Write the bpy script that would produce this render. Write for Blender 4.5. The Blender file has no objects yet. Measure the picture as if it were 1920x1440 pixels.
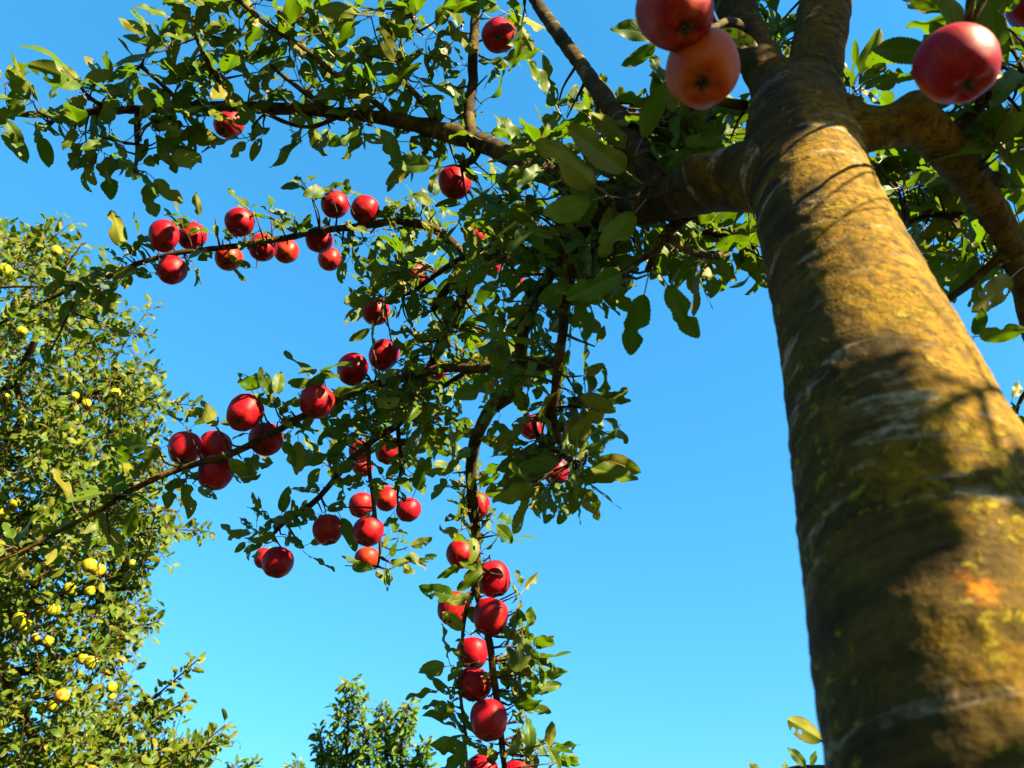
import bpy, math, random
import numpy as np
from mathutils import Vector, Matrix, noise

random.seed(11)
RNG = np.random.default_rng(11)
SC = bpy.context.scene
COL = SC.collection

# ---------------------------------------------------------------- camera, sky, sun
F = 1507.0                      # focal length in photo pixels (1920 wide)
PITCH = math.radians(45)
CAM = np.array((0.0, 0.0, 0.72))
FWD = np.array((0, math.cos(PITCH), math.sin(PITCH)))
UPC = np.array((0, -math.sin(PITCH), math.cos(PITCH)))
RGT = np.array((1.0, 0, 0))
cam = bpy.data.cameras.new('camera')
cam.sensor_width = 17.3
cam.lens = 17.3 * F / 1920
cam.clip_start, cam.clip_end = 0.02, 2000
cam.dof.use_dof = True
cam.dof.focus_distance = 1.9
cam.dof.aperture_fstop = 3.6
camo = bpy.data.objects.new('camera', cam)
COL.objects.link(camo)
camo.location = CAM
camo.rotation_euler = (math.pi / 2 + PITCH, 0, 0)
SC.camera = camo

SUN_AZ, SUN_EL = math.radians(131), math.radians(27)     # azimuth clockwise from +Y
SUN = np.array((math.sin(SUN_AZ) * math.cos(SUN_EL), math.cos(SUN_AZ) * math.cos(SUN_EL), math.sin(SUN_EL)))
w = bpy.data.worlds.new('World')
SC.world = w
w.use_nodes = True
nt = w.node_tree
nt.nodes.clear()
sky = nt.nodes.new('ShaderNodeTexSky')
sky.sky_type = 'NISHITA'
sky.sun_disc = False
sky.sun_elevation = SUN_EL
sky.sun_rotation = SUN_AZ
sky.air_density, sky.dust_density, sky.ozone_density = 1.0, 0.0, 6.0
hs = nt.nodes.new('ShaderNodeHueSaturation')
hs.inputs['Hue'].default_value = 0.488
hs.inputs['Saturation'].default_value = 1.39
hs.inputs['Value'].default_value = 1.0
bg = nt.nodes.new('ShaderNodeBackground')
bg.inputs['Strength'].default_value = 0.0566
out = nt.nodes.new('ShaderNodeOutputWorld')
gm = nt.nodes.new('ShaderNodeGamma')
gm.inputs['Gamma'].default_value = 0.68
nt.links.new(sky.outputs[0], gm.inputs['Color'])
nt.links.new(gm.outputs[0], hs.inputs['Color'])
nt.links.new(hs.outputs[0], bg.inputs['Color'])
nt.links.new(bg.outputs[0], out.inputs[0])

sl = bpy.data.lights.new('sun', 'SUN')
sl.energy = 5.0
sl.angle = math.radians(0.5)
sl.color = (1.0, 0.85, 0.54)
so = bpy.data.objects.new('sun', sl)
COL.objects.link(so)
so.rotation_euler = Vector(-SUN).to_track_quat('-Z', 'Y').to_euler()

SC.view_settings.view_transform = 'Standard'
SC.view_settings.look = 'None'
SC.view_settings.exposure = 3.4
SC.view_settings.gamma = 1
SC.view_settings.use_curve_mapping = False
SC.cycles.use_denoising = True
SC.cycles.max_bounces = 7
SC.cycles.transparent_max_bounces = 4

# ---------------------------------------------------------------- helpers
def P(px, py, d):
    """the point of the orchard seen at photo pixel (px,py) at depth d metres"""
    return CAM + d * (FWD + (px - 960) / F * RGT + (720 - py) / F * UPC)

def proj(q):
    v = np.asarray(q) - CAM
    d = v @ FWD
    return 960 + F * (v @ RGT) / d, 720 - F * (v @ UPC) / d, d

def tag(o, label=None, cat=None, group=None, kind=None):
    if label: o['label'] = label
    if cat: o['category'] = cat
    if group: o['group'] = group
    if kind: o['kind'] = kind
    return o

def empty(name, loc):
    o = bpy.data.objects.new(name, None)
    COL.objects.link(o)
    o.location = loc
    o.empty_display_size = 0.05
    return o

def link(name, me, parent=None, mat=None):
    o = bpy.data.objects.new(name, me)
    COL.objects.link(o)
    if mat is not None and not me.materials:
        for m in (mat if isinstance(mat, (list, tuple)) else [mat]):
            me.materials.append(m)
    if parent:
        o.parent = parent
        o.matrix_parent_inverse = Matrix.Translation(parent.location).inverted()
    return o

def nrm(v):
    v = np.asarray(v, float)
    return v / (np.linalg.norm(v) + 1e-12)

def rnd(a=-1.0, b=1.0):
    return random.uniform(a, b)

def rvec():
    return nrm([random.gauss(0, 1) for _ in range(3)])

def spline(pts, step):
    """Catmull-Rom through pts (n,k) resampled about every step metres (first three columns are xyz)"""
    pts = np.asarray(pts, float)
    if len(pts) < 2: return pts
    ext = np.vstack([2 * pts[0] - pts[1], pts, 2 * pts[-1] - pts[-2]])
    outp = []
    for i in range(1, len(ext) - 2):
        p0, p1, p2, p3 = ext[i - 1:i + 3]
        n = max(1, int(np.linalg.norm(p2[:3] - p1[:3]) / step))
        for k in range(n):
            t = k / n
            outp.append(0.5 * ((2 * p1) + (-p0 + p2) * t + (2 * p0 - 5 * p1 + 4 * p2 - p3) * t * t + (-p0 + 3 * p1 - 3 * p2 + p3) * t ** 3))
    outp.append(pts[-1])
    o = np.array(outp)
    if o.shape[1] > 3: o[:, 3] = np.maximum(o[:, 3], 0.0004)
    return o

class Tubes:
    """collects tubes; bark_co keeps the run of the bark round and along each of them"""
    def __init__(self): self.v, self.f, self.c, self.n = [], [], [], 0
    def add(self, path, sides=8, knob=0.12, seed=None, cap=True):
        path = np.asarray(path, float)
        seed = random.random() * 100 if seed is None else seed
        X = path[:, :3]; R = path[:, 3]
        T = np.gradient(X, axis=0)
        T /= np.linalg.norm(T, axis=1)[:, None] + 1e-12
        a = np.cross(T[0], (0.3, 0.2, 1.0)); a = nrm(a)
        s = 0.0
        base = self.n
        for i in range(len(X)):
            if i: s += np.linalg.norm(X[i] - X[i - 1])
            a = nrm(a - T[i] * (a @ T[i])); b = np.cross(T[i], a)
            for k in range(sides):
                th = 2 * math.pi * k / sides
                r = R[i]
                if knob:
                    q = Vector((math.cos(th) * 1.3 + seed, math.sin(th) * 1.3, s / max(R[i], 0.003) * 0.6))
                    r *= 1 + knob * (noise.noise(q) + 0.6 * noise.noise(q * 2.7))
                self.v.append(X[i] + r * (math.cos(th) * a + math.sin(th) * b))
                self.c.append((math.cos(th) * R[i] + seed, math.sin(th) * R[i], s + seed))
        for i in range(len(X) - 1):
            for k in range(sides):
                k2 = (k + 1) % sides
                self.f.append((base + i * sides + k, base + i * sides + k2, base + (i + 1) * sides + k2, base + (i + 1) * sides + k))
        if cap:
            self.f.append(tuple(base + k for k in range(sides))[::-1])
            self.f.append(tuple(base + (len(X) - 1) * sides + k for k in range(sides)))
        self.n += len(X) * sides
    def mesh(self, name):
        me = bpy.data.meshes.new(name)
        me.from_pydata([tuple(v) for v in self.v], [], self.f)
        at = me.attributes.new('bark_co', 'FLOAT_VECTOR', 'POINT')
        at.data.foreach_set('vector', np.asarray(self.c, np.float32).ravel())
        me.polygons.foreach_set('use_smooth', [True] * len(me.polygons))
        return me

# ---------------------------------------------------------------- materials
class NG:
    def __init__(self, name):
        self.m = bpy.data.materials.new(name); self.m.use_nodes = True
        self.t = self.m.node_tree; self.t.nodes.clear()
        self.out = self.t.nodes.new('ShaderNodeOutputMaterial')
    def n(self, typ, ins=None, **kw):
        x = self.t.nodes.new(typ)
        for k, v in kw.items(): setattr(x, k, v)
        for k, v in (ins or {}).items(): self.set(x.inputs[k], v)
        return x
    def set(self, sock, v):
        if isinstance(v, bpy.types.NodeSocket): self.t.links.new(v, sock)
        else: sock.default_value = v
    def math(self, op, a, b=None, c=None, clamp=False):
        x = self.t.nodes.new('ShaderNodeMath'); x.operation = op; x.use_clamp = clamp
        self.set(x.inputs[0], a)
        if b is not None: self.set(x.inputs[1], b)
        if c is not None: self.set(x.inputs[2], c)
        return x.outputs[0]
    def mix(self, fac, a, b, typ='MIX'):
        x = self.t.nodes.new('ShaderNodeMix'); x.data_type = 'RGBA'; x.blend_type = typ
        self.set(x.inputs[0], fac); self.set(x.inputs[6], a); self.set(x.inputs[7], b)
        return x.outputs[2]
    def step(self, v, lo, hi, o0=0.0, o1=1.0):
        x = self.t.nodes.new('ShaderNodeMapRange'); x.interpolation_type = 'SMOOTHSTEP'
        self.set(x.inputs[0], v); x.inputs[1].default_value = lo; x.inputs[2].default_value = hi
        x.inputs[3].default_value = o0; x.inputs[4].default_value = o1
        return x.outputs[0]
    def noise(self, vec, scale, detail=4, rough=0.55, dist=0.0):
        x = self.n('ShaderNodeTexNoise', {'Scale': scale, 'Detail': detail, 'Roughness': rough, 'Distortion': dist})
        if vec is not None: self.set(x.inputs['Vector'], vec)
        return x.outputs[0]
    def scale(self, vec, s):
        x = self.n('ShaderNodeVectorMath', operation='MULTIPLY'); self.set(x.inputs[0], vec); x.inputs[1].default_value = s
        return x.outputs[0]
    def done(self, shader):
        self.t.links.new(shader, self.out.inputs[0]); return self.m

def C(r, g, b, a=1): return (r, g, b, a)

def bark_mat(name, dark, mid, lichen, pale, lichen_amt, bump=1.0, thick=True, orange_at=None):
    g = NG(name)
    co = g.n('ShaderNodeAttribute', attribute_name='bark_co').outputs['Vector']
    ring = g.scale(co, (6, 6, 42))
    ob = g.n('ShaderNodeTexCoord').outputs['Object']
    n1 = g.noise(g.scale(ob, (14, 14, 14)), 1.0, 6, 0.6)
    n2 = g.noise(ring, 1.0, 5, 0.6)
    fine = g.noise(g.scale(ob, (130, 130, 150)), 1.0, 4, 0.65)
    col = g.mix(g.step(g.math('ADD', g.math('MULTIPLY', n2, 0.6), g.math('MULTIPLY', n1, 0.4)), 0.34, 0.66), dark, mid)
    # algae film and crusty lichen
    patch = g.noise(g.scale(ob, (12, 12, 10)), 1.0, 5, 0.62, 0.4)
    if orange_at is not None:      # the film is thicker on the right flank of the stem, thinner on the left
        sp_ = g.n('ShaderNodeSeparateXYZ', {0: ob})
        patch = g.math('ADD', patch, g.step(g.math('SUBTRACT', sp_.outputs[0], g.math('MULTIPLY', sp_.outputs[2], TRUNK_LEAN)), TRUNK_X - 0.09, TRUNK_X + 0.05, -0.15, 0.05))
    film = g.step(patch, 0.52 - lichen_amt, 0.66 - lichen_amt * 0.7)
    grain = g.noise(g.scale(ob, (85, 85, 95)), 1.0, 5, 0.7)
    film2 = g.math('MULTIPLY', film, g.step(grain, 0.30, 0.60))
    col = g.mix(g.math('MULTIPLY', film2, 0.92), col, g.mix(n1, lichen, C(lichen[0] * 0.62, lichen[1] * 0.72, lichen[2] * 0.8)))
    crust = g.noise(g.scale(ob, (62, 62, 70)), 1.0, 6, 0.68, 0.6)
    low_ = g.step(g.n('ShaderNodeSeparateXYZ', {0: ob}).outputs[2], 1.45, 0.95, 0.0, 0.09)
    clump_where = g.step(g.math('ADD', low_, g.noise(g.scale(ob, (15, 15, 13)), 1.0, 4, 0.6)), 0.53, 0.64)
    clump = g.math('MULTIPLY', clump_where, g.step(crust, 0.50, 0.60))
    col = g.mix(g.math('MULTIPLY', clump, 0.8), col, C(0.120, 0.088, 0.004))
    # pale scars running round the stem
    sc = g.noise(g.scale(co, (11, 11, 46)), 1.0, 3, 0.5, 0.3)
    scm = g.math('MULTIPLY', g.step(sc, 0.575, 0.69), g.step(fine, 0.25, 0.6))
    col = g.mix(g.math('MULTIPLY', scm, 0.75), col, pale)
    # orange lichen
    orn = g.step(g.noise(g.scale(ob, (17, 17, 17)), 1.0, 3, 0.5), 0.70, 0.75)
    if orange_at is not None:
        ds = g.n('ShaderNodeVectorMath', operation='DISTANCE'); g.set(ds.inputs[0], ob); ds.inputs[1].default_value = tuple(orange_at)
        dd = g.math('ADD', ds.outputs['Value'], g.math('ADD', g.math('MULTIPLY', g.math('SUBTRACT', n1, 0.5), 0.08), g.math('MULTIPLY', g.math('SUBTRACT', grain, 0.5), 0.035)))
        orn = g.math('MAXIMUM', orn, g.step(dd, 0.018, 0.005))
    col = g.mix(g.math('MULTIPLY', orn, g.step(grain, 0.3, 0.55)), col, C(0.2400, 0.0720, 0.0025))
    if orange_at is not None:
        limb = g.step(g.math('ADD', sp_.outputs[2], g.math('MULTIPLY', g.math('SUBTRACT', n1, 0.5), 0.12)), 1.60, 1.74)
        col = g.mix(g.math('MULTIPLY', limb, 0.45), col, C(0.004, 0.003, 0.001))  # shade on the limbs painted into the bark: colour darkens above the fork
    col = g.mix(1.0, col, g.mix(fine, C(0.35, 0.35, 0.35), C(1.55, 1.55, 1.55)), 'MULTIPLY')
    h = g.math('ADD', g.math('MULTIPLY', fine, 0.5), g.math('MULTIPLY', n2, 0.9))
    h = g.math('ADD', h, g.math('MULTIPLY', clump, 0.9))
    h = g.math('ADD', h, g.math('MULTIPLY', film2, 0.25))
    bp = g.n('ShaderNodeBump', {'Strength': 0.75 * bump, 'Distance': 0.005 if thick else 0.002, 'Height': h})
    bs = g.n('ShaderNodeBsdfPrincipled', {'Base Color': col, 'Roughness': 0.85, 'Normal': bp.outputs[0], 'Specular IOR Level': 0.06})
    return g.done(bs.outputs[0])

def leaf_mat(name, top_a, top_b, under_a, under_b, glow, spots=0.5, trans=0.38):
    g = NG(name)
    rid = g.math('FRACT', g.math('ADD', g.n('ShaderNodeAttribute', attribute_name='leaf_rand').outputs['Fac'],
                                 g.n('ShaderNodeObjectInfo').outputs['Random']))
    rid2 = g.math('FRACT', g.math('MULTIPLY', rid, 17.31))
    rid3 = g.math('FRACT', g.math('MULTIPLY', rid, 43.77))
    uv = g.n('ShaderNodeUVMap').outputs[0]
    sp = g.n('ShaderNodeSeparateXYZ', {0: uv})
    u, v = sp.outputs[0], sp.outputs[1]
    av = g.math('ABSOLUTE', g.math('SUBTRACT', v, 0.5))
    midrib = g.step(av, 0.045, 0.015)
    ph = g.math('FRACT', g.math('MULTIPLY', g.math('SUBTRACT', u, g.math('MULTIPLY', av, 0.62)), 9.0))
    side = g.step(g.math('ABSOLUTE', g.math('SUBTRACT', ph, 0.5)), 0.10, 0.03)
    vein = g.math('MAXIMUM', midrib, g.math('MULTIPLY', side, 0.6))
    # uv noise shifted per leaf so that no two leaves carry the same marks
    off = g.n('ShaderNodeCombineXYZ', {0: u, 1: v, 2: g.math('MULTIPLY', rid, 90.0)}).outputs[0]
    tone = g.noise(off, 3.0, 3, 0.55)
    top = g.mix(rid2, top_a, top_b)
    und = g.mix(rid2, under_a, under_b)
    # a few yellowing leaves
    yel = g.step(rid3, 0.86, 0.97)
    top = g.mix(g.math('MULTIPLY', yel, 0.7), top, C(0.1178, 0.0868, 0.0087))
    und = g.mix(g.math('MULTIPLY', yel, 0.7), und, C(0.1488, 0.1147, 0.0186))
    back = g.n('ShaderNodeNewGeometry').outputs['Backfacing']
    col = g.mix(back, top, und)
    col = g.mix(g.math('MULTIPLY', g.step(tone, 0.35, 0.7), 0.5), col, g.mix(0.5, col, C(0.0, 0.0, 0.0)))
    col = g.mix(g.math('MULTIPLY', vein, 0.45), col, C(0.085, 0.095, 0.012))
    bl = g.noise(off, 17.0, 3, 0.5)
    amt = g.step(rid3, 0.25, 0.8)
    spot = g.math('MULTIPLY', g.math('MULTIPLY', g.step(bl, 0.64, 0.69), amt), spots)
    edge = g.math('MULTIPLY', g.math('MULTIPLY', g.step(g.math('ADD', av, g.math('MULTIPLY', tone, 0.3)), 0.56, 0.62), g.step(rid2, 0.62, 0.8)), spots)
    rust = g.math('MAXIMUM', spot, edge)
    col = g.mix(rust, col, g.mix(tone, C(0.035, 0.018, 0.006), C(0.1054, 0.0465, 0.0099)))
    bh = g.math('ADD', g.math('MULTIPLY', vein, -0.5), g.math('MULTIPLY', g.noise(off, 26.0, 3, 0.6), 0.5))
    bp = g.n('ShaderNodeBump', {'Strength': 0.35, 'Distance': 0.0015, 'Height': bh})
    rough = g.mix(back, C(0.46, 0.46, 0.46), C(0.68, 0.68, 0.68))
    bs = g.n('ShaderNodeBsdfPrincipled', {'Base Color': col, 'Roughness': rough, 'Normal': bp.outputs[0], 'Specular IOR Level': 0.13})
    tl = g.n('ShaderNodeBsdfTranslucent', {'Color': g.mix(rust, glow, C(0.06, 0.03, 0.006)), 'Normal': bp.outputs[0]})
    mx = g.n('ShaderNodeMixShader', {0: trans, 1: bs.outputs[0], 2: tl.outputs[0]})
    return g.done(mx.outputs[0])

def plain_mat(name, a, b, scale, rough=0.6):
    g = NG(name)
    co = g.n('ShaderNodeTexCoord').outputs['Object']
    col = g.mix(g.noise(co, scale, 4), a, b)
    return g.done(g.n('ShaderNodeBsdfPrincipled', {'Base Color': col, 'Roughness': rough}).outputs[0])

def apple_mat(name, deep, red, ground, blush, ground_lo, ground_hi):
    """deep/red: skin; ground: the yellow under-colour that shows through in streaks and on a shaded cheek"""
    g = NG(name)
    co = g.n('ShaderNodeTexCoord').outputs['Object']
    rid = g.n('ShaderNodeObjectInfo').outputs['Random']
    sh = g.n('ShaderNodeVectorMath', operation='ADD')
    g.set(sh.inputs[0], co); g.set(sh.inputs[1], g.n('ShaderNodeCombineXYZ', {0: g.math('MULTIPLY', rid, 37.0), 1: g.math('MULTIPLY', rid, 11.0)}).outputs[0])
    c2 = sh.outputs[0]
    broad = g.noise(c2, 1.3, 3, 0.5)
    streak = g.noise(g.scale(c2, (9, 9, 1.0)), 1.0, 5, 0.65)
    fine = g.noise(g.scale(c2, (26, 26, 2.4)), 1.0, 3, 0.6)
    f = g.math('ADD', g.math('MULTIPLY', broad, 0.75), g.math('ADD', g.math('MULTIPLY', streak, 0.25), g.math('MULTIPLY', fine, 0.12)))
    f = g.math('ADD', f, g.math('MULTIPLY', g.math('SUBTRACT', rid, 0.5), 0.10))
    col = g.mix(g.step(streak, 0.36, 0.62), deep, red)
    col = g.mix(g.step(f, ground_lo, ground_hi), col, ground)
    # pale lenticel dots
    vor = g.n('ShaderNodeTexVoronoi', {'Scale': 13.0, 'Vector': c2}, feature='F1')
    dots = g.math('MULTIPLY', g.step(vor.outputs[0], 0.10, 0.05), 0.35)
    col = g.mix(dots, col, C(0.2232, 0.1054, 0.0496))
    # russet scabs
    scab = g.step(g.noise(c2, 5.5, 4, 0.6), 0.735, 0.76)
    col = g.mix(g.math('MULTIPLY', scab, 0.7), col, C(0.10, 0.045, 0.02))
    # round the eye and the stalk the skin is browner
    sep = g.n('ShaderNodeSeparateXYZ', {0: co})
    rad = g.math('SQRT', g.math('ADD', g.math('POWER', sep.outputs[0], 2.0), g.math('POWER', sep.outputs[1], 2.0)))
    col = g.mix(g.math('MULTIPLY', g.step(rad, 0.26, 0.08), 0.75), col, C(0.12, 0.06, 0.015))
    bp = g.n('ShaderNodeBump', {'Strength': 0.12, 'Distance': 0.001, 'Height': g.noise(co, 30.0, 3)})
    bs = g.n('ShaderNodeBsdfPrincipled', {'Base Color': col, 'Roughness': g.math('ADD', 0.36, g.math('MULTIPLY', broad, 0.16)), 'Normal': bp.outputs[0], 'Specular IOR Level': 0.09,
                                          'Sheen Weight': 0.0, 'Sheen Roughness': 0.4, 'Sheen Tint': blush, 'Subsurface Weight': 0.0})
    return g.done(bs.outputs[0])

ORANGE_AT = P(1845, 1102, 0.473)
_a, _b = P(1890, 1440, 0.495), P(1529, 380, 0.97)
TRUNK_LEAN = float((_b[0] - _a[0]) / (_b[2] - _a[2])); TRUNK_X = float(_a[0] - TRUNK_LEAN * _a[2])
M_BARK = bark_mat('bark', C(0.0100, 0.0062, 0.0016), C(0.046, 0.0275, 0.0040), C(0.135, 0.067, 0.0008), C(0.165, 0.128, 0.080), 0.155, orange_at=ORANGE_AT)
M_BRANCH = bark_mat('branch_bark', C(0.0080, 0.0054, 0.0030), C(0.027, 0.016, 0.0050), C(0.070, 0.042, 0.0030), C(0.070, 0.050, 0.028), 0.05, 0.9, False)
M_TWIG = bark_mat('twig_bark', C(0.0149, 0.0079, 0.0050), C(0.0347, 0.0174, 0.0090), C(0.0595, 0.0397, 0.0099), C(0.0595, 0.0446, 0.0248), 0.0, 0.6, False)
M_LEAF = leaf_mat('apple_leaf', C(0.0211, 0.0484, 0.0011), C(0.0506, 0.0704, 0.0019), C(0.0592, 0.0770, 0.0035), C(0.0982, 0.0990, 0.0059), C(0.0592, 0.1155, 0.0012), 0.85)
M_LEAF2 = leaf_mat('pale_leaf', C(0.0224, 0.0528, 0.0012), C(0.0574, 0.0761, 0.0022), C(0.0583, 0.0834, 0.0039), C(0.0942, 0.1056, 0.0058), C(0.0574, 0.1109, 0.0014), 0.4)
M_LEAF3 = leaf_mat('fresh_leaf', C(0.0201, 0.0631, 0.0035), C(0.0504, 0.0948, 0.0050), C(0.0529, 0.1026, 0.0088), C(0.0906, 0.1236, 0.0123), C(0.0604, 0.1381, 0.0035), 0.2)
M_PETIOLE = plain_mat('leaf_stalk', C(0.0496, 0.0421, 0.0112), C(0.0546, 0.0149, 0.0075), 1.7, 0.5)
M_RED = apple_mat('red_apple_skin', C(0.098, 0.0007, 0.0026), C(0.140, 0.0013, 0.0052), C(0.160, 0.010, 0.0018), C(1, 0.5, 0.65, 1), 0.55, 0.78)
M_RUDDY = apple_mat('ruddy_apple_skin', C(0.095, 0.0009, 0.0016), C(0.140, 0.0030, 0.0024), C(0.160, 0.016, 0.002), C(1, 0.55, 0.5, 1), 0.46, 0.72)
M_ORANGE = apple_mat('orange_apple_skin', C(0.17, 0.009, 0.0006), C(0.20, 0.018, 0.0007), C(0.21, 0.034, 0.0009), C(1, 0.5, 0.5, 1), 0.40, 0.66)
M_YELLOW = apple_mat('yellow_apple_skin', C(0.125, 0.115, 0.0030), C(0.165, 0.150, 0.0036), C(0.085, 0.105, 0.0036), C(1, 0.95, 0.6, 1), 0.50, 0.72)
M_BLUSH = apple_mat('blushed_apple_skin', C(0.150, 0.100, 0.0040), C(0.165, 0.135, 0.0040), C(0.150, 0.045, 0.010), C(1, 0.8, 0.5, 1), 0.54, 0.68)
M_STALK = plain_mat('apple_stalk', C(0.0446, 0.0248, 0.0099), C(0.0794, 0.0496, 0.0149), 20, 0.7)
M_CALYX = plain_mat('apple_calyx', C(0.0099, 0.0065, 0.0040), C(0.0248, 0.0158, 0.0079), 20, 0.9)

# ---------------------------------------------------------------- ground
g = NG('meadow_grass')
co = g.n('ShaderNodeTexCoord').outputs['Object']
col = g.mix(g.noise(co, 0.4, 5), C(0.012, 0.020, 0.004), C(0.022, 0.028, 0.006))
col = g.mix(g.math('MULTIPLY', g.noise(co, 30.0, 4), 0.6), col, C(0.014, 0.022, 0.005))
M_GRASS = g.done(g.n('ShaderNodeBsdfPrincipled', {'Base Color': col, 'Roughness': 0.9}).outputs[0])
gn = 60
gx = np.sign(np.linspace(-1, 1, gn)) * np.abs(np.linspace(-1, 1, gn)) ** 3 * 600
gv = [(x, y, 0.05 * noise.noise(Vector((x * 0.5, y * 0.5, 0)))) for y in gx for x in gx]
gf = [(j * gn + i, j * gn + i + 1, (j + 1) * gn + i + 1, (j + 1) * gn + i) for j in range(gn - 1) for i in range(gn - 1)]
me = bpy.data.meshes.new('ground'); me.from_pydata(gv, [], gf)
tag(link('ground', me, None, M_GRASS), kind='structure')

# ---------------------------------------------------------------- leaves
def leaf_shape(seed, nu=18, nv=4, W=0.31, bite=0.5, hole=0.35, petiole=True, ragged=1.0, calm=False):
    """one leaf: stalk from the origin along +x, blade of length 1 behind it, upper side +z; returns arrays"""
    r = random.Random(seed)
    curl = r.uniform(-0.5, 1.25); fold = r.uniform(0.05, 0.75); twist = r.uniform(-0.9, 0.9)
    wav = r.uniform(0.0, 0.07); wk = r.uniform(1.0, 2.6); wp = r.uniform(0, 6.3); sway = r.uniform(-0.14, 0.14)
    if calm: curl, fold, twist = r.uniform(-0.15, 0.6), r.uniform(0.1, 0.4), r.uniform(-0.35, 0.35)
    wid = W * r.uniform(0.82, 1.15); pk = r.uniform(0.46, 0.66)
    bites = {-1: [], 1: []}
    for s in (-1, 1):
        for _ in range(3):
            if r.random() < bite * 0.6:
                bites[s].append((r.uniform(0.15, 0.95), r.uniform(0.025, 0.11), r.uniform(0.25, 0.75)))
    pet = 0.32 if petiole else 0.05
    m = 2 * nv + 1
    G = [[[i_ / nu, (k_ - nv) / nv] for k_ in range(m)] for i_ in range(nu + 1)]
    rag = [[r.uniform(-0.03, 0.03) for _ in range(2)] for _ in range(nu + 1)]
    drop = set()
    if nv >= 3 and r.random() < hole * 1.6:
        for _ in range(r.randint(1, 6)):
            big = r.random() < 0.4
            c_t, c_s = r.uniform(0.18, 0.85), r.uniform(-0.8, 0.8)
            r_t, r_s = (r.uniform(0.05, 0.09), r.uniform(0.16, 0.30)) if big else (r.uniform(0.025, 0.045), r.uniform(0.10, 0.16))
            hit = set()
            for i_ in range(1, nu - 1):
                for k_ in range(m - 1):
                    ct, cs = (i_ + 0.5) / nu, (k_ + 0.5 - nv) / nv
                    if ((ct - c_t) / r_t) ** 2 + ((cs - c_s) / r_s) ** 2 < 1.0: hit.add((i_, k_))
            for (i_, k_) in hit:
                for a_, b_ in ((0, 0), (1, 0), (1, 1), (0, 1)):
                    q = G[i_ + a_][k_ + b_]
                    if abs(q[1]) > 0.99 or (i_ + a_, k_ + b_) in drop: continue
                    al = math.atan2((q[1] - c_s) / r_s, (q[0] - c_t) / r_t)
                    q[0] = min(0.97, max(0.03, c_t + 0.95 * r_t * math.cos(al))); q[1] = max(-0.96, min(0.96, c_s + 0.95 * r_s * math.sin(al)))
            drop |= hit
    V, UV = [], []
    for i in range(nu + 1):
        for k in range(-nv, nv + 1):
            t, s = G[i][k + nv]
            base = wid * (t ** pk) * ((1 - t) ** 0.72) * 1.72 + 0.004
            cx = math.sin(curl * t) / curl if abs(curl) > 1e-3 else t
            cz = -(1 - math.cos(curl * t)) / curl if abs(curl) > 1e-3 else 0
            hw = base
            sg = 1 if k > 0 else -1
            if k:
                for c, wd, dp in bites[sg]:
                    hw *= 1 - dp * math.exp(-((t - c) / wd) ** 2) * (0.25 + 0.75 * abs(s))
            if abs(k) == nv: hw *= 1 + ragged * (0.035 if i % 2 else -0.035) + ragged * rag[i][0 if k < 0 else 1]
            y = s * hw
            z = fold * abs(y) * (1 - 0.35 * abs(s)) + wav * math.sin(6.28 * wk * t + wp + (1.7 if s < 0 else 0)) * abs(s) ** 1.5
            y2 = y * math.cos(fold * 0.5) + sway * t * (1 - t) * 3 * 0.4
            a = twist * t
            yy, zz = y2 * math.cos(a) - z * math.sin(a), y2 * math.sin(a) + z * math.cos(a)
            nx, nz = math.sin(curl * t), math.cos(curl * t)
            V.append((pet + cx + nx * zz, yy, cz + nz * zz)); UV.append((t, 0.5 + 0.5 * s))
    Fc, mi = [], []
    for i in range(nu):
        for k in range(m - 1):
            if (i, k) in drop: continue
            Fc.append((i * m + k, (i + 1) * m + k, (i + 1) * m + k + 1, i * m + k + 1)); mi.append(0)
    V = [list(q) for q in V]
    if petiole:
        b = len(V)
        pr = 0.013 if nv > 1 else 0.018
        for i, t in enumerate((0, 0.5, 1.12)):
            for k in range(3):
                th = k * 2.094
                V.append((pet * t, pr * math.cos(th), pr * math.sin(th) - 0.01 - 0.05 * t * (1 - t))); UV.append((t, 0.5))
        for i in range(2):
            for k in range(3):
                Fc.append((b + i * 3 + k, b + i * 3 + (k + 1) % 3, b + (i + 1) * 3 + (k + 1) % 3, b + (i + 1) * 3 + k)); mi.append(1)
    return np.array(V), Fc, np.array(UV), np.array(mi)

def mesh_from(name, V, Fc, UV, MI, rand, mats):
    me = bpy.data.meshes.new(name)
    me.from_pydata([tuple(v) for v in V], [], Fc)
    me.polygons.foreach_set('use_smooth', np.ones(len(Fc), bool))
    me.polygons.foreach_set('material_index', np.asarray(MI, np.int32))
    uvl = me.uv_layers.new(name='UVMap')
    li = np.empty(len(me.loops), np.int32); me.loops.foreach_get('vertex_index', li)
    uvl.data.foreach_set('uv', np.asarray(UV, np.float32)[li].ravel())
    at = me.attributes.new('leaf_rand', 'FLOAT', 'POINT')
    at.data.foreach_set('value', np.asarray(rand, np.float32))
    for m in mats: me.materials.append(m)
    return me

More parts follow.
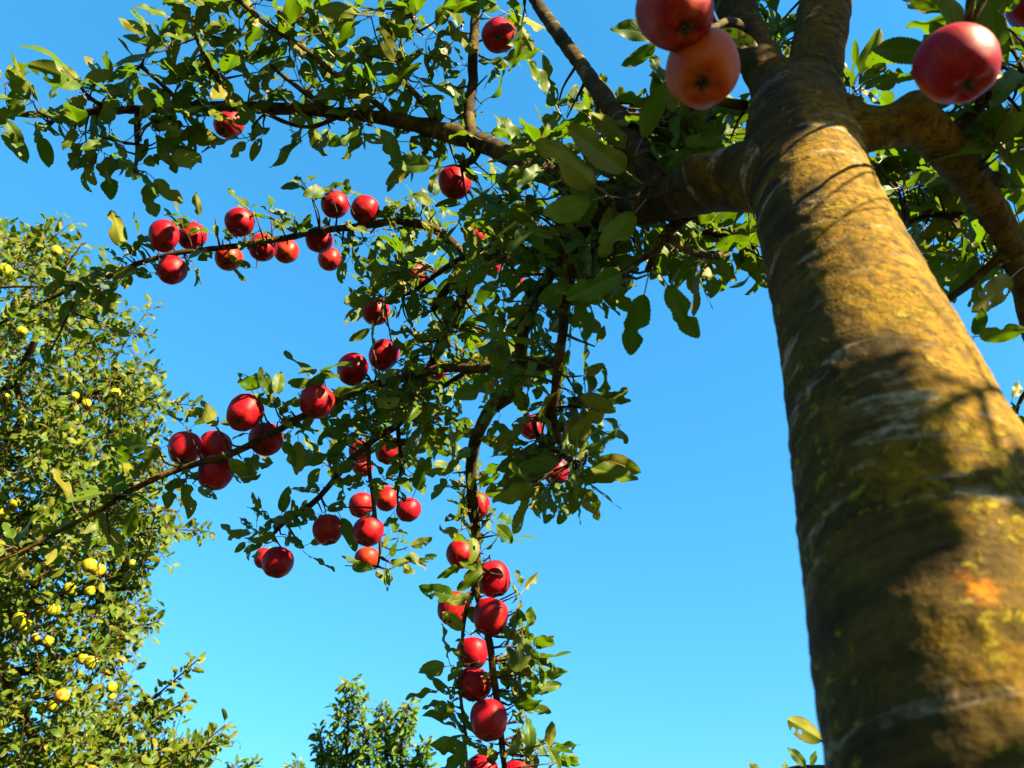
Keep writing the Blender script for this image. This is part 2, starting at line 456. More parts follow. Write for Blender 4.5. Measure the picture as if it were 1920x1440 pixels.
SUNLIT, SUNLIT_P, SUNLIT_R, SUNLIT_C = [], None, None, None
class Leaves:
    """the leaves of one tree: the ones that show largest become parts, the rest one foliage part"""
    def __init__(self, shapes): self.sh = shapes; self.L = []; self.force = []
    def add(self, p, d, n, size, force=False, v=None, wide=1.0):
        d = nrm(d); n = np.asarray(n, float); n = n - d * (n @ d)
        if np.linalg.norm(n) < 1e-3: n = np.cross(d, rvec())
        n = nrm(n); y = np.cross(n, d)
        R = np.column_stack([d * size, y * size * wide, n * size])
        self.L.append((np.asarray(p, float), R, random.randrange(len(self.sh)) if v is None else v, size, force))
    def center(self, e): return e[0] + e[1][:, 0] * 0.8
    def cull(self, blockers):
        """leaves out those that would hang in front of fruit seen free in the photo: (px,py,radius px,depth,chance)"""
        keep = []
        for e in self.L:
            ok = True
            if not e[4]:
                for frac in (0.5, 0.9, 1.25):
                    x, y, d = proj(e[0] + e[1][:, 0] * frac)
                    for bx, by, br, bd, ch in blockers:
                        if d < bd + 0.03 and (x - bx) ** 2 + (y - by) ** 2 < (br * 1.02 + (6 if br < 16 else 0)) ** 2 and random.random() < ch: ok = False
                    if not ok: break
            if ok and SUNLIT:
                c = self.center(e) - SUNLIT_P; t = c @ SUN
                far = np.linalg.norm(c - t[:, None] * SUN, axis=1)
                hit = (t > 0.02) & (far < SUNLIT_R)
                if np.any(hit) and random.random() < SUNLIT_C[hit].max(): ok = False
            if ok: keep.append(e)
        self.L = keep
    def build(self, parent, mats, nparts=300):
        sc = []
        for i, e in enumerate(self.L):
            x, y, d = proj(self.center(e))
            inside = -15 < x < 1935 and -15 < y < 1455 and d > 0
            nrm_ = e[1][:, 2] / e[3]
            face = abs(nrm_ @ nrm(self.center(e) - CAM)) * 0.8 + 0.2
            sc.append((e[3] / d * face * (3 if e[4] else 1)) if inside else 0)
        order = np.argsort(-np.array(sc))
        big = [i for i in order[:nparts] if sc[i] > 0]
        bs = set(big)
        meshes = {}
        for i in big:
            p, R, v, size, _ = self.L[i]
            if v not in meshes:
                V, Fc, UV, MI = self.sh[v]
                meshes[v] = mesh_from('leaf', V, Fc, UV, MI, np.full(len(V), random.random()), mats)
            o = link('leaf', meshes[v], parent)
            m = Matrix([list(R[k]) + [p[k]] for k in range(3)] + [[0, 0, 0, 1]])
            o.matrix_parent_inverse = Matrix.Identity(4)
            o.matrix_basis = Matrix.Translation(-Vector(parent.location)) @ m
        Vs, Fs, Us, Ms, Rs, n = [], [], [], [], [], 0
        for i, (p, R, v, size, _) in enumerate(self.L):
            if i in bs: continue
            V, Fc, UV, MI = self.sh[v]
            Vs.append(V @ R.T + p); Us.append(UV); Ms.append(MI); Rs.append(np.full(len(V), random.random()))
            Fs.extend([tuple(a + n for a in f) for f in Fc]); n += len(V)
        if Vs:
            me = mesh_from('foliage', np.vstack(Vs), Fs, np.vstack(Us), np.concatenate(Ms), np.concatenate(Rs), mats)
            tag(link('foliage', me, parent), kind='stuff')

HI = [leaf_shape(100 + i) for i in range(22)] + [leaf_shape(800 + i, 30, 6, 0.32, 0.4, 0.3, True, 0.8, True) for i in range(8)]
LO = [leaf_shape(300 + i, 6, 1, 0.30, 0.3, 0, True, 0.5) for i in range(14)]
SLIM = [leaf_shape(500 + i, 6, 1, 0.25, 0.0, 0, True, 0.3) for i in range(10)]

SUNH = nrm(np.array((SUN[0], SUN[1], -0.10)))
def rosette(LV, p, n, size, axis, up=0.5, droop=0.32, spread=(0.5, 1.75)):
    axis = nrm(axis)
    a = nrm(np.cross(axis, rvec())); b = np.cross(axis, a)
    ph = rnd(0, 6.28)
    for i in range(n):
        th = ph + i * 2.4 + rnd(-0.4, 0.4); el = random.uniform(*spread)
        d = math.cos(el) * axis + math.sin(el) * (math.cos(th) * a + math.sin(th) * b)
        d = d + np.array((0, 0, -droop * random.uniform(0, 1.6)))
        nn = axis * 0.5 + np.array((0, 0, up * 0.5)) + SUNH * random.choice((1.1, 1.1, 1.1, -1.1)) + rvec() * 0.65
        LV.add(p + rvec() * 0.006, d, nn, size * random.uniform(0.68, 1.28))

# ---------------------------------------------------------------- THE APPLE TREE
# skeletons: (photo x, photo y, depth in m, half width in photo px)
def skel(rows): return np.array([list(P(x, y, d)) + [r * d / F] for x, y, d, r in rows])

base_pt = P(1890, 1440, 0.495)
dirn = nrm(P(1680, 830, 0.69) - base_pt)
foot = base_pt - dirn * (base_pt[2] / dirn[2])
TREE_LOC = (float(foot[0]), float(foot[1]), 0.0)
trunk_rows = np.array([list(foot + dirn * s) + [r] for s, r in ((-0.06, 0.17), (0.10, 0.142), (0.35, 0.122), (0.62, 0.113))] +
                      skel([(1890, 1440, .495, 328), (1762, 1080, .60, 252), (1680, 830, .69, 196), (1592, 560, .83, 139), (1529, 380, .97, 113), (1500, 260, 1.07, 98), (1500, 190, 1.13, 84)]).tolist())
limbs = {
    'trunk': trunk_rows,
    'up': skel([(1510, 250, 1.08, 88), (1524, 170, 1.14, 56.8), (1536, 90, 1.19, 49.9), (1548, 0, 1.26, 48.2), (1560, -90, 1.34, 44.7), (1590, -260, 1.6, 37.8)]),
    'upleft': skel([(1500, 280, 1.06, 74), (1468, 200, 1.12, 48.6), (1432, 130, 1.17, 39.6), (1400, 60, 1.22, 36.0), (1368, -10, 1.28, 34.2), (1310, -130, 1.4, 27.0)]),
    'left': skel([(1500, 345, 1.0, 85), (1430, 332, 1.04, 68.8), (1340, 340, 1.10, 56.7), (1260, 370, 1.17, 43.7), (1180, 396, 1.25, 31.6), (1090, 425, 1.34, 22.3)]),
    'right': skel([(1530, 260, 1.06, 66), (1590, 244, 1.04, 50), (1650, 240, 1.03, 39.6), (1722, 232, 1.05, 43.0), (1780, 285, 1.09, 36.1), (1840, 362, 1.14, 31.0), (1890, 450, 1.2, 24.9), (1915, 540, 1.26, 20.6), (1960, 700, 1.36, 17.2), (2080, 900, 1.4, 12.0)]),
    'rear': skel([(1285, 362, 1.16, 40), (1225, 330, 1.19, 25.2), (1180, 250, 1.27, 22.4), (1122, 172, 1.36, 18.9), (1085, 115, 1.45, 16.1), (1040, 55, 1.55, 13.3), (1000, -5, 1.66, 11.9), (950, -90, 1.8, 9.8)]),
}
apple_tree = tag(empty('apple_tree', TREE_LOC), 'large apple tree with lichen covered trunk, red apples hanging from its arching branches', 'apple tree')

def build_wood():
    tb = Tubes()
    for k, rows in limbs.items(): tb.add(spline(rows, 0.02), 28, 0.0, 1.0)
    # knobs: collars, pruning scars and a burr on the trunk edge
    for (x, y, d, r) in ((1718, 205, 1.02, 40), (1305, 318, 1.08, 34), (1460, 180, 1.12, 50), (1590, 215, 1.05, 36)):
        c = P(x, y, d)
        tb.add(np.array([list(c + np.array((0, 0, s)) * r * d / F) + [r * d / F * q] for s, q in ((-1, .35), (-.6, .8), (0, 1), (.6, .8), (1, .35))]), 12, 0.0, 1.0)
    me = tb.mesh('wood')
    o = bpy.data.objects.new('wood', me); COL.objects.link(o)
    rm = o.modifiers.new('r', 'REMESH'); rm.mode = 'VOXEL'; rm.voxel_size = 0.0052; rm.use_smooth_shade = True
    sm = o.modifiers.new('s', 'SMOOTH'); sm.factor = 0.6; sm.iterations = 16
    dg = bpy.context.evaluated_depsgraph_get()
    ev = bpy.data.meshes.new_from_object(o.evaluated_get(dg))
    bpy.data.objects.remove(o)
    n = len(ev.vertices)
    X = np.empty(n * 3, np.float32); ev.vertices.foreach_get('co', X); X = X.reshape(-1, 3).astype(float)
    N = np.empty(n * 3, np.float32); ev.vertices.foreach_get('normal', N); N = N.reshape(-1, 3).astype(float)
    best = np.full(n, 1e9); who = np.zeros(n, int); co = np.zeros((n, 3))
    for li, (k, rows) in enumerate(limbs.items()):
        sp = spline(rows, 0.012)
        T = np.gradient(sp[:, :3], axis=0); T /= np.linalg.norm(T, axis=1)[:, None]
        a = nrm(np.cross(T[0], (0.3, 0.2, 1.0))); A = []
        for i in range(len(sp)):
            a = nrm(a - T[i] * (a @ T[i])); A.append(a)
        A = np.array(A); B = np.cross(T, A)
        S = np.concatenate([[0], np.cumsum(np.linalg.norm(np.diff(sp[:, :3], axis=0), axis=1))])
        for s0 in range(0, n, 4000):
            q = X[s0:s0 + 4000]
            D = np.linalg.norm(q[:, None, :] - sp[None, :, :3], axis=2) / sp[None, :, 3]
            j = D.argmin(1); dm = D[np.arange(len(q)), j]
            up = dm < best[s0:s0 + 4000]
            idx = np.nonzero(up)[0]; g_ = idx + s0
            rel = q[idx] - sp[j[idx], :3]
            best[g_] = dm[idx]; who[g_] = li
            co[g_, 0] = (rel * A[j[idx]]).sum(1) + li * 3.1; co[g_, 1] = (rel * B[j[idx]]).sum(1); co[g_, 2] = S[j[idx]] + (rel * T[j[idx]]).sum(1) + li * 1.7
    # bark relief: shallow rings, lumps, wrinkles where the limbs meet
    for i in range(n):
        c = Vector(co[i])
        h = 0.0042 * noise.noise(Vector((c.x * 9, c.y * 9, c.z * 7))) + 0.0012 * noise.noise(Vector((c.x * 22, c.y * 22, c.z * 45))) + 0.0013 * noise.noise(c * 95)
        if who[i] != 0: h = 0.75 * h + 0.0022 * max(0, noise.noise(Vector((c.x * 35, c.y * 35, c.z * 60)))) 
        X[i] += N[i] * h
    ev.vertices.foreach_set('co', X.astype(np.float32).ravel()); ev.update()
    ev.vertices.foreach_get('normal', (nn := np.empty(n * 3, np.float32)))
    nn = nn.reshape(-1, 3)
    polys = [tuple(p.vertices) for p in ev.polygons]
    pw = np.array([np.bincount(who[list(p)], minlength=len(limbs)).argmax() for p in polys])
    for li, k in enumerate(limbs):
        sel = [polys[i] for i in np.nonzero(pw == li)[0]]
        used = np.unique(np.concatenate([np.array(p) for p in sel])); mp = {int(a): b for b, a in enumerate(used)}
        m2 = bpy.data.meshes.new('trunk' if k == 'trunk' else 'limb')
        m2.from_pydata([tuple(X[a]) for a in used], [], [tuple(mp[a] for a in p) for p in sel])
        m2.polygons.foreach_set('use_smooth', np.ones(len(sel), bool))
        at = m2.attributes.new('bark_co', 'FLOAT_VECTOR', 'POINT'); at.data.foreach_set('vector', co[used].astype(np.float32).ravel())
        m2.normals_split_custom_set_from_vertices([tuple(nn[a]) for a in used])
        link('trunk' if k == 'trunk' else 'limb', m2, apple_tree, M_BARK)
    bpy.data.meshes.remove(ev)
build_wood()

branches = [
    # long upper branch to the left edge
    [(1215, 385, 1.22, 30), (1120, 362, 1.36, 26), (1010, 318, 1.55, 22), (950, 288, 1.66, 20), (880, 262, 1.74, 18), (790, 236, 1.80, 15), (700, 220, 1.84, 13), (560, 205, 1.88, 11), (420, 200, 1.9, 10), (300, 202, 1.92, 8), (200, 208, 1.94, 7), (100, 216, 1.95, 6.5), (0, 210, 1.97, 5), (-90, 190, 2.0, 3)],
    [(884, 262, 1.74, 12), (879, 215, 1.77, 10), (885, 160, 1.8, 9.5), (886, 110, 1.82, 9.5), (890, 50, 1.86, 9), (894, -30, 1.92, 8)],
    [(735, 222, 1.83, 7), (690, 182, 1.82, 6), (640, 148, 1.82, 6), (590, 108, 1.83, 5), (545, 75, 1.84, 5), (500, 45, 1.85, 5), (443, -5, 1.87, 4)],
    [(610, 205, 1.87, 6), (570, 172, 1.86, 5), (535, 146, 1.86, 4), (508, 122, 1.86, 3)],
    [(820, 236, 1.79, 7), (790, 190, 1.78, 6), (757, 150, 1.78, 5), (745, 115, 1.79, 3)],
    [(785, 60, 1.82, 3), (772, 30, 1.84, 4), (765, -10, 1.86, 4)],
    [(630, 220, 1.86, 5), (590, 237, 1.85, 4), (540, 231, 1.84, 4), (498, 212, 1.86, 4)],
    [(258, 204, 1.93, 6), (256, 250, 1.92, 5), (258, 290, 1.91, 4), (252, 322, 1.9, 3)],
    [(205, 206, 1.94, 5), (170, 185, 1.92, 4), (142, 150, 1.9, 3)],
    [(345, 202, 1.91, 5), (310, 165, 1.9, 4), (265, 124, 1.9, 4)],
    [(430, 200, 1.9, 6), (410, 150, 1.89, 5), (380, 100, 1.89, 4), (360, 40, 1.9, 3)],
    [(115, 212, 1.95, 4), (95, 232, 1.94, 4), (83, 246, 1.93, 3)],
    [(900, 270, 1.72, 9), (885, 300, 1.72, 8), (865, 312, 1.73, 7)],
    # upper apple row
    [(1180, 400, 1.28, 14), (1060, 450, 1.5, 14), (960, 485, 1.8, 12), (875, 477, 1.98, 9), (830, 440, 2.06, 9), (790, 421, 2.1, 8), (745, 415, 2.12, 8), (690, 422, 2.14, 7), (600, 433, 2.16, 6), (540, 446, 2.17, 6), (430, 462, 2.15, 5.5), (330, 476, 2.12, 5), (270, 491, 2.12, 5), (200, 519, 2.12, 4), (140, 540, 2.12, 3.6), (80, 567, 2.13, 3), (0, 606, 2.15, 2.6), (-60, 640, 2.16, 2)],
    [(165, 532, 2.12, 3), (80, 536, 2.14, 2.6), (-10, 540, 2.16, 2.2)],
    [(150, 540, 2.12, 3), (130, 585, 2.11, 2.5), (90, 668, 2.1, 2)],
    # lower apple row
    [(1050, 680, 1.45, 12), (960, 686, 1.66, 10), (900, 691, 1.76, 9), (830, 691, 1.82, 8.5), (760, 706, 1.84, 8), (700, 722, 1.84, 8), (640, 746, 1.80, 7), (560, 786, 1.74, 7), (500, 818, 1.73, 7), (430, 852, 1.76, 7), (330, 882, 1.78, 6), (270, 906, 1.76, 6), (200, 950, 1.74, 5), (100, 1002, 1.72, 4), (0, 1052, 1.7, 3.6), (-60, 1080, 1.7, 3)],
    # vertical lichen twig through the middle
    [(1090, 415, 1.33, 18), (1074, 440, 1.32, 14), (1067, 530, 1.32, 12), (1060, 575, 1.33, 10), (1055, 625, 1.34, 9), (1045, 690, 1.35, 9), (1040, 745, 1.36, 9), (1035, 772, 1.37, 10), (1044, 805, 1.37, 7), (1055, 845, 1.37, 6), (1075, 870, 1.36, 5), (1094, 900, 1.36, 4)],
    # hanging branch with the chain of apples
    [(1085, 430, 1.34, 14), (1040, 500, 1.42, 13), (1002, 570, 1.5, 12), (981, 625, 1.55, 12), (975, 690, 1.6, 12), (963, 737, 1.63, 12), (922, 766, 1.66, 12), (896, 812, 1.68, 12), (885, 860, 1.69, 11), (884, 905, 1.7, 11), (887, 955, 1.7, 10), (892, 1010, 1.7, 9), (894, 1060, 1.7, 8), (890, 1100, 1.7, 7), (902, 1135, 1.7, 7), (915, 1190, 1.69, 7), (922, 1240, 1.68, 7), (929, 1295, 1.67, 7), (934, 1335, 1.67, 6.5), (941, 1390, 1.66, 6), (948, 1450, 1.65, 5), (955, 1520, 1.65, 4)],
    [(893, 1090, 1.7, 6), (872, 1150, 1.7, 4), (868, 1210, 1.7, 3), (862, 1290, 1.69, 3), (875, 1390, 1.68, 3)],
    # descending branches left of the middle
    [(1060, 440, 1.45, 14), (980, 440, 1.62, 13), (925, 470, 1.74, 12), (897, 505, 1.8, 11), (868, 558, 1.84, 10), (842, 610, 1.87, 9), (820, 655, 1.9, 8), (792, 720, 1.95, 7), (752, 790, 2.0, 6.5), (700, 825, 2.04, 6.5), (650, 872, 2.06, 6), (592, 938, 2.06, 5.5), (548, 968, 2.05, 5), (512, 1002, 2.04, 3.5)],
    [(905, 480, 1.8, 9), (862, 510, 1.86, 8), (826, 560, 1.9, 8), (812, 582, 1.91, 6)],
    [(935, 460, 1.75, 7), (860, 487, 1.86, 6), (810, 520, 1.92, 5), (770, 548, 1.96, 4), (720, 560, 1.97, 3)],
    [(745, 790, 2.0, 4.5), (748, 830, 2.0, 4), (752, 880, 2.0, 3), (745, 930, 2.0, 2.4)],
    [(690, 835, 2.04, 5), (692, 885, 2.03, 4), (700, 930, 2.02, 4), (704, 975, 2.01, 3.5), (712, 1020, 2.0, 3), (708, 1062, 2.0, 2)],
    [(870, 700, 1.8, 5), (820, 735, 1.86, 4), (830, 770, 1.87, 3)],
    [(1040, 760, 1.37, 6), (1000, 790, 1.5, 5), (1010, 820, 1.5, 4)],
    # under the big limb
    [(1290, 400, 1.17, 14), (1252, 440, 1.2, 11), (1232, 475, 1.22, 9), (1212, 510, 1.22, 5)],
    [(1250, 445, 1.2, 8), (1290, 468, 1.25, 7), (1340, 480, 1.32, 5), (1390, 450, 1.38, 3)],
    [(1235, 470, 1.21, 6), (1160, 512, 1.15, 4), (1100, 520, 1.1, 3)],
    # right side
    [(1800, 320, 1.1, 16), (1870, 340, 1.12, 15), (1930, 336, 1.15, 13), (2010, 320, 1.2, 10)],
    [(1890, 470, 1.21, 10), (1850, 505, 1.2, 8), (1815, 535, 1.19, 7), (1772, 572, 1.18, 6), (1800, 632, 1.17, 4)],
    [(1770, 260, 1.08, 14), (1830, 205, 1.06, 11), (1880, 172, 1.06, 9), (1930, 150, 1.07, 8)],
    [(1850, 195, 1.06, 6), (1856, 120, 1.02, 4), (1850, 60, 1.0, 3)],
    [(1700, 420, 1.35, 4), (1740, 405, 1.34, 5), (1810, 400, 1.3, 7), (1850, 385, 1.18, 8)],
    [(1400, 200, 1.2, 10), (1340, 190, 1.2, 8), (1290, 205, 1.22, 8), (1240, 235, 1.25, 7), (1180, 240, 1.3, 6)],
    [(1395, 60, 1.22, 10), (1372, 40, 1.1, 8), (1345, 48, 0.98, 6), (1318, 56, 0.90, 5)],
    [(1345, 48, 0.98, 5), (1310, -20, 0.92, 4), (1270, -50, 0.86, 4)],
    [(1836, 205, 1.06, 8), (1838, 130, 0.95, 6), (1812, 55, 0.84, 4)],
    # a low shoot behind the trunk, its tip to the left of it
    [(1720, 1300, 0.95, 10), (1640, 1420, 1.05, 8), (1560, 1440, 1.12, 6), (1500, 1440, 1.18, 5), (1440, 1455, 1.2, 3)],
    [(1590, 1440, 1.1, 5), (1560, 1400, 1.12, 4), (1535, 1385, 1.13, 3)],
    # right edge shoot
    [(2020, 640, 1.4, 7), (1960, 700, 1.4, 6), (1915, 745, 1.4, 4), (1905, 775, 1.4, 3)],
]
BR = [skel(r) for r in branches]
for b in BR:
    tb = Tubes()
    sp = spline(b, 0.014)
    sp[:, 3] *= 1 + 0.10 * np.array([noise.noise(Vector((i * 0.55, b[0, 0] * 7, 0))) for i in range(len(sp))])
    # slight crookedness
    for i in range(1, len(sp) - 1):
        sp[i, :3] += np.array(noise.noise_vector(Vector((i * 0.23, b[0, 1] * 9, 3.0)))) * 0.003
    tb.add(sp, 10, 0.22)
    link('branch', tb.mesh('branch'), apple_tree, M_BRANCH)

SPINE = np.vstack([spline(b, 0.02) for b in BR] + [spline(r, 0.03) for k, r in limbs.items() if k != 'trunk'])
TW = Tubes()
def attach(p, maxd=0.30, r0=0.0021, r1=0.0013, bow=None):
    """a spur from the nearest branch to p; returns its direction"""
    D = np.linalg.norm(SPINE[:, :3] - p, axis=1)
    j = D.argmin(); q = SPINE[j]
    v = p - q[:3]
    if D[j] < maxd and D[j] > q[3] + 0.004:
        m = (q[:3] + p) / 2 + (rvec() * D[j] * 0.13 + np.array((0, 0, -0.08 * D[j])) if bow is None else bow)
        k = min(1.0, 0.5 + D[j] * 4)
        TW.add(spline([list(q[:3]) + [r0 * (0.8 + k)], list(m) + [r0], list(p) + [r1]], 0.016), 5, 0.3, None)
    return nrm(v + 1e-6), D[j]

LV = Leaves(HI)
def clusters(rows, depth, size, jit=0.06):
    for x, y, n in rows:
        p = P(x + rnd(-5, 5), y + rnd(-5, 5), depth + rnd(-jit, jit))
        ax, dist = attach(p, 0.16)
        rosette(LV, p, n + 1, size, ax * 0.7 + rvec() * 0.6 + np.array((0, -0.15, 0.35)))

def scatter(poly, n, depth, size, jit=0.12, nl=(3, 5)):
    poly = np.array(poly, float)
    lo, hi = poly.min(0), poly.max(0)
    k = 0
    while k < n:
        x, y = rnd(lo[0], hi[0]), rnd(lo[1], hi[1])
        ins = False
        for i in range(len(poly)):
            (x1, y1), (x2, y2) = poly[i], poly[i - 1]
            if (y1 > y) != (y2 > y) and x < (x2 - x1) * (y - y1) / (y2 - y1) + x1: ins = not ins
        if ins:
            clusters([(x, y, random.randint(*nl))], depth, size, jit); k += 1

def leaf_at(bx, by, tx, ty, d, dt=0.0, up=None, wide=1.0, v=None, LVx=None):
    """one leaf whose blade runs from (bx,by) to (tx,ty) in the photo"""
    p, q = P(bx, by, d), P(tx, ty, d + dt)
    L = np.linalg.norm(q - p); dr = (q - p) / L
    n = (nrm(CAM - p + SUNH * 0.5) * (1 if up is None else up) + rvec() * 0.25)
    size = L * 1.04
    (LVx or LV).add(p - dr * size * 0.32, dr, n, size, True, random.randrange(22, 30), wide)
    attach(p - dr * size * 0.32, 0.13)

S1, S2, S3 = 0.081, 0.060, 0.068
# upper left branch
clusters([(12, 165, 3), (0, 205, 3), (60, 185, 4), (75, 205, 2), (140, 150, 4), (165, 175, 4), (200, 178, 3), (250, 140, 4), (265, 122, 5), (290, 70, 5), (318, 85, 4), (330, 35, 5), (370, 65, 5),
          (400, 20, 5), (358, 112, 5), (402, 100, 5), (420, 150, 5), (380, 150, 5), (340, 152, 4), (450, 62, 5), (462, 112, 5), (470, 160, 4), (500, 42, 4), (540, 62, 4), (572, 30, 4), (560, 102, 4), (602, 62, 4),
          (620, 92, 3), (560, 150, 4), (520, 170, 4), (490, 130, 4), (610, 150, 3), (642, 182, 3), (300, 172, 3), (432, 190, 4), (590, 15, 4), (480, 10, 4),
          (150, 242, 3), (140, 262, 3), (190, 285, 4), (200, 250, 4), (230, 270, 4), (165, 305, 2), (255, 312, 4), (300, 265, 3), (350, 232, 3), (320, 232, 4), (280, 235, 3), (382, 215, 3), (430, 212, 3),
          (472, 262, 3), (498, 246, 2), (540, 240, 1), (578, 246, 2), (572, 220, 2), (622, 240, 1)], 1.9, S1)
clusters([(700, 30, 4), (660, 28, 4), (740, 20, 4), (780, 40, 4), (720, 70, 4), (750, 92, 4), (800, 68, 3), (832, 30, 4), (758, 132, 5), (728, 152, 3), (680, 100, 3), (652, 130, 3), (800, 102, 3), (790, 152, 3),
          (842, 160, 2), (868, 60, 3), (868, 122, 3), (910, 20, 4), (960, 20, 4), (980, 55, 3), (930, 112, 3), (905, 195, 2), (900, 240, 3), (860, 232, 3), (830, 240, 3), (772, 210, 3), (742, 268, 3),
          (792, 290, 3), (830, 290, 4), (880, 318, 4), (922, 330, 3), (690, 172, 4), (720, 192, 3), (680, 225, 2), (665, 205, 3), (990, 30, 2), (900, 355, 3)], 1.8, S1)
# upper apple row
clusters([(258, 462, 3), (338, 425, 3), (370, 420, 3), (400, 410, 3), (420, 445, 3), (382, 470, 3), (360, 490, 3), (318, 480, 2), (408, 480, 3), (480, 402, 3), (510, 397, 4), (550, 402, 4), (530, 420, 3), (570, 350, 2),
          (588, 372, 3), (612, 355, 2), (645, 365, 2), (478, 440, 2), (505, 440, 3), (560, 440, 3), (640, 440, 3), (660, 458, 4), (680, 450, 3), (702, 440, 3), (720, 412, 4), (740, 392, 4), (770, 382, 4), (792, 402, 4),
          (800, 372, 3), (820, 402, 4), (830, 430, 3), (760, 420, 3), (780, 450, 3), (750, 440, 3), (650, 480, 2), (200, 520, 4), (230, 500, 3), (180, 540, 3), (272, 500, 3), (292, 512, 2), (240, 510, 2), (130, 522, 3), (160, 570, 3),
          (190, 600, 2), (60, 545, 2), (100, 590, 2), (120, 622, 2), (20, 600, 2), (430, 500, 2), (700, 405, 3), (810, 430, 3)], 2.13, S2)
# middle mass
scatter([(690, 520), (760, 470), (860, 470), (900, 520), (880, 600), (790, 640), (720, 640), (690, 580)], 26, 1.95, S2)
scatter([(680, 600), (800, 610), (960, 600), (960, 680), (880, 720), (760, 770), (690, 740), (700, 650)], 40, 1.9, S2)
scatter([(660, 740), (760, 730), (850, 720), (860, 790), (830, 820), (740, 800), (650, 800)], 20, 1.97, S2)
scatter([(900, 420), (1060, 420), (1120, 480), (1080, 640), (1110, 760), (1010, 770), (930, 710), (930, 600), (900, 520)], 26, 1.5, S3, 0.18)
scatter([(870, 360), (960, 350), (1010, 420), (960, 520), (880, 480)], 16, 1.72, S2)
scatter([(600, 805), (690, 795), (715, 830), (640, 870), (575, 880)], 10, 2.05, S2)
scatter([(690, 820), (790, 820), (800, 880), (770, 920), (660, 890)], 11, 2.02, S2)
# upper middle, round the crook of the big limb
scatter([(995, 260), (1080, 230), (1200, 270), (1250, 330), (1220, 420), (1050, 440), (940, 400), (930, 360), (1000, 335)], 26, 1.36, S3, 0.14)
scatter([(1010, 180), (1100, 230), (1180, 200), (1300, 205), (1400, 215), (1400, 260), (1250, 290), (1100, 270)], 38, 1.5, S3)
scatter([(1220, 425), (1400, 400), (1420, 490), (1330, 500), (1250, 470)], 20, 1.42, S3)
scatter([(1060, 420), (1230, 430), (1200, 500), (1100, 560), (1070, 520)], 10, 1.35, S3)
scatter([(1000, 760), (1110, 740), (1140, 830), (1080, 870), (1000, 880), (960, 850)], 11, 1.42, S3)
scatter([(960, 850), (1060, 840), (1110, 900), (1040, 920), (990, 900), (950, 900)], 11, 1.42, S3)
# right of the trunk
scatter([(1620, 300), (1760, 290), (1850, 380), (1870, 460), (1750, 450), (1690, 430)], 30, 1.4, S3)
scatter([(1780, 450), (1880, 460), (1890, 500), (1840, 520), (1800, 490)], 6, 1.3, S3)
scatter([(1770, 10), (1920, 10), (1930, 310), (1850, 300), (1830, 190)], 24, 1.15, S3)
scatter([(1425, 10), (1485, 20), (1485, 180), (1450, 110)], 9, 1.38, S3)
scatter([(1200, 200), (1260, 150), (1390, 200), (1410, 270), (1280, 310), (1210, 290)], 14, 1.32, S3)
scatter([(1590, 120), (1620, 190), (1590, 190)], 3, 1.3, 0.06)
clusters([(1600, 160, 2), (1590, 190, 1), (1640, 310, 3), (1690, 350, 3), (1910, 330, 3), (1905, 420, 2)], 1.3, S3)
# the hanging chain
clusters([(868, 910, 2), (905, 888, 2), (880, 962, 3), (918, 962, 3), (938, 1000, 2), (878, 1010, 2), (905, 1040, 3), (880, 1062, 1), (965, 1110, 3), (945, 1140, 2), (862, 1120, 2), (975, 1180, 3), (982, 1220, 3),
          (952, 1200, 3), (945, 1230, 4), (980, 1260, 3), (992, 1235, 2), (962, 1280, 3), (975, 1310, 3), (878, 1230, 1), (850, 1252, 2), (850, 1312, 2), (842, 1285, 2), (860, 1340, 3), (870, 1370, 3), (962, 1340, 3), (980, 1350, 2),
          (1000, 1380, 3), (1018, 1400, 3), (962, 1400, 4), (930, 1420, 3), (880, 1400, 3), (1040, 1430, 2), (980, 1430, 3), (850, 890, 2), (900, 925, 2)], 1.69, 0.062, 0.04)
clusters([(968, 1112, 3), (985, 1130, 2), (960, 1150, 3), (980, 1190, 3), (970, 1215, 3), (955, 1240, 3), (985, 1250, 3), (972, 1285, 3), (965, 1320, 3), (990, 1345, 3), (975, 1375, 3), (1005, 1410, 3), (1025, 1430, 3), (950, 1415, 3), (870, 1390, 3), (855, 1360, 2), (880, 985, 3), (915, 1000, 2), (870, 930, 3)], 1.71, 0.058, 0.05)
# lower apple row
clusters([(480, 745, 2), (395, 790, 2), (352, 805, 2), (600, 695, 2), (590, 722, 2), (562, 742, 2), (540, 772, 3), (520, 790, 2), (430, 870, 2), (270, 850, 3), (310, 835, 2), (300, 872, 3), (282, 890, 3), (332, 890, 2), (240, 902, 3),
          (215, 930, 3), (170, 952, 2), (150, 962, 2), (100, 990, 2), (200, 975, 2), (60, 1012, 2), (20, 1032, 2), (350, 892, 2), (440, 870, 2), (560, 800, 1), (600, 750, 1), (640, 720, 2), (700, 690, 2), (690, 740, 3), (760, 690, 3)], 1.76, S3, 0.03)
